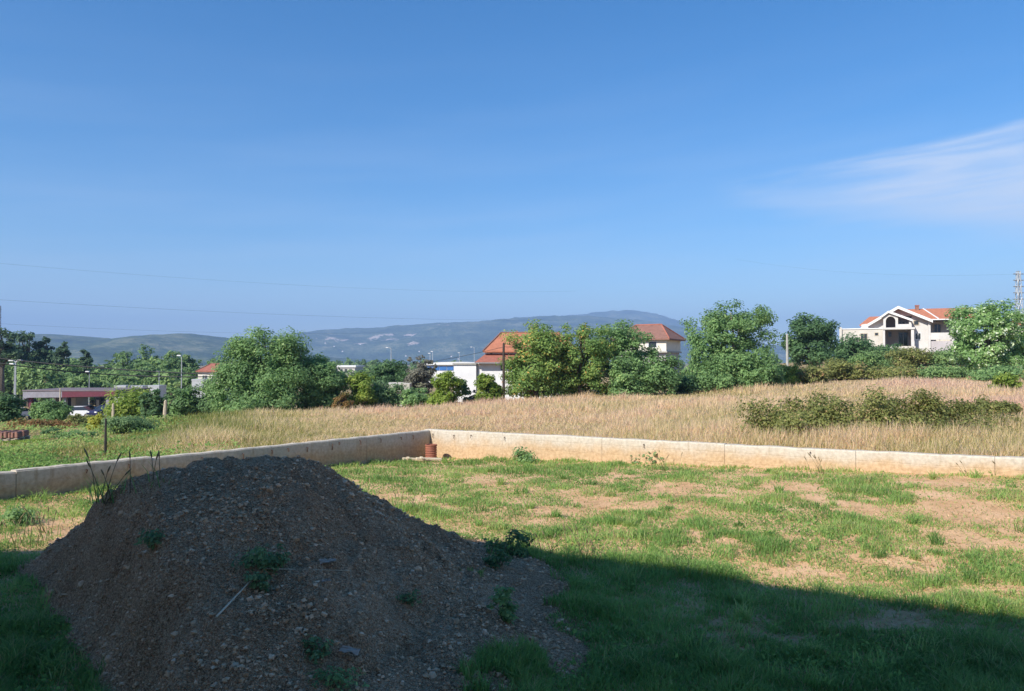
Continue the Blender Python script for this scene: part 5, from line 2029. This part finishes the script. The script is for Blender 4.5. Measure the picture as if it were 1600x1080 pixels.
def stalks(px, py, n, h, label, spread=.25, green=False):
    """foxtail stalks with dark seed heads and a few blades"""
    x, y = hit(px, py)
    z = float(surf(x, y))
    root = empty('foxtail_clump', (x, y, z))
    tag(root, label, 'wild grass')
    st = MB()
    for i in range(n):
        a = RNG.uniform(0, 6.28)
        tilt = RNG.uniform(.1, .65)
        hh = h * RNG.uniform(.6, 1.1)
        d = Vector((math.cos(a) * tilt, math.sin(a) * tilt * .5, 1)).normalized()
        b = Vector((RNG.uniform(-spread, spread), RNG.uniform(-spread, spread) * .5, -.03))
        p1 = b + d * hh * .55
        p2 = p1 + (d + Vector((math.cos(a) * .12, 0, -.02))) * hh * .35
        st.tube([b, p1, p2], [.005, .004, .003], 4)
        p3 = p2 + (d + Vector((math.cos(a) * .3, 0, -.08))) * hh * .22
        MB().tube([p2, p2.lerp(p3, .3), p2.lerp(p3, .75), p3], [.004, .009, .008, .003], 5).build('seed_head', M['stalk'], root, True, False)
    tag(st.build('stems', M['stalk'], root, True, False), kind='stuff')
    m = n * 3
    pos = np.stack([RNG.uniform(-spread, spread, m), RNG.uniform(-spread, spread, m) * .6, np.full(m, -.02)], -1)
    V, q, t, a = blades(pos, RNG.uniform(.3, .75, m) * h, np.full(m, .011), RNG.uniform(.3, .9, m), RNG.uniform(.05, .55, m))
    tag(link('blades', np_mesh('blades', V, [q, t], {'rnd': a}), M['grass'], root), kind='stuff')


stalks(172, 782, 6, .52, 'tall dry foxtail stalks on the left rim of the pile, against the wall', .16)
stalks(225, 766, 4, .50, 'foxtail clump right of the tall dry stalks on the left rim', .25)
stalks(92, 838, 8, .45, 'foxtail stalks left of the pile, standing before bare sandy ground', .4)
stalks(30, 852, 9, .5, 'foxtail stalks at the left edge, on the shadow line', .35)
stalks(615, 790, 6, .36, 'dark branching stalks on the right shoulder of the pile', .16)
stalks(650, 800, 5, .36, 'dark stalks just below the right shoulder of the pile', .16)
stalks(890, 872, 10, .42, 'foxtail clump at the shadow edge right of the pile', .35)
stalks(950, 880, 8, .34, 'shorter foxtail clump at the shadow edge further right', .3)
stalks(770, 870, 4, .26, 'few thin stalks beside the dark bushy weed', .2)
stalks(1040, 735, 6, .45, 'thin weed stalks in front of the sunlit wall, centre right', .35)
stalks(1290, 742, 6, .5, 'thin weed stalks in front of the sunlit wall, farther right', .35)
stalks(1540, 742, 6, .45, 'thin weed stalks in front of the sunlit wall near right edge', .5)

# plastic scraps
sm = simple('plastic_film', (0.40, 0.30, 0.22), .4, .15, 12)
for (px, py, s, rz, lab) in ((512, 884, .07, .4, 'crumpled bluish plastic scrap on the middle of the pile'), (548, 1026, .08, -.3, 'crumpled bluish plastic scrap near the bottom of the pile'), (508, 915, .04, .8, 'small bluish plastic scrap below the long straw')):
    x, y = hit(px, py)
    n = 7
    U, W_ = np.meshgrid(np.linspace(-1, 1, n), np.linspace(-1, 1, n), indexing='ij')
    V = np.stack([U * s, W_ * s * .35 + RNG.uniform(-.01, .01, U.shape), .02 + .35 * s * fbm(U * 2 + px, W_ * 2, 5) + RNG.uniform(0, .012, U.shape)], -1).reshape(-1, 3)
    V2 = V - np.array([0, 0, .003])
    o = link('plastic_scrap', np_mesh('plastic_scrap', np.concatenate([V, V2]), [np.concatenate([grid_faces(n, n), grid_faces(n, n)[:, ::-1] + n * n])], smooth_shade=True), sm)
    o.location = (x, y, float(surf(x, y)) + .01)
    o.rotation_euler = (R(18), 0, rz)
    tag(o, lab, 'litter')

# ------------------------------------------------------------------ haze
def haze():
    m = bpy.data.materials.new('haze_air')
    m.use_nodes = True
    nt = m.node_tree
    nt.nodes.clear()
    out = nt.nodes.new('ShaderNodeOutputMaterial')
    v = nt.nodes.new('ShaderNodeVolumePrincipled')
    v.inputs['Color'].default_value = (0.385, 0.59, 0.97, 1)
    v.inputs['Density'].default_value = 2.25e-4
    v.inputs['Anisotropy'].default_value = 0.0
    nt.links.new(v.outputs[0], out.inputs['Volume'])
    o = MB().box(-9500, -9500, -12, 9500, 9500, 560).build('haze', m, None)
    tag(o, 'thin blue haze in the air over the plain', kind='stuff')


haze()
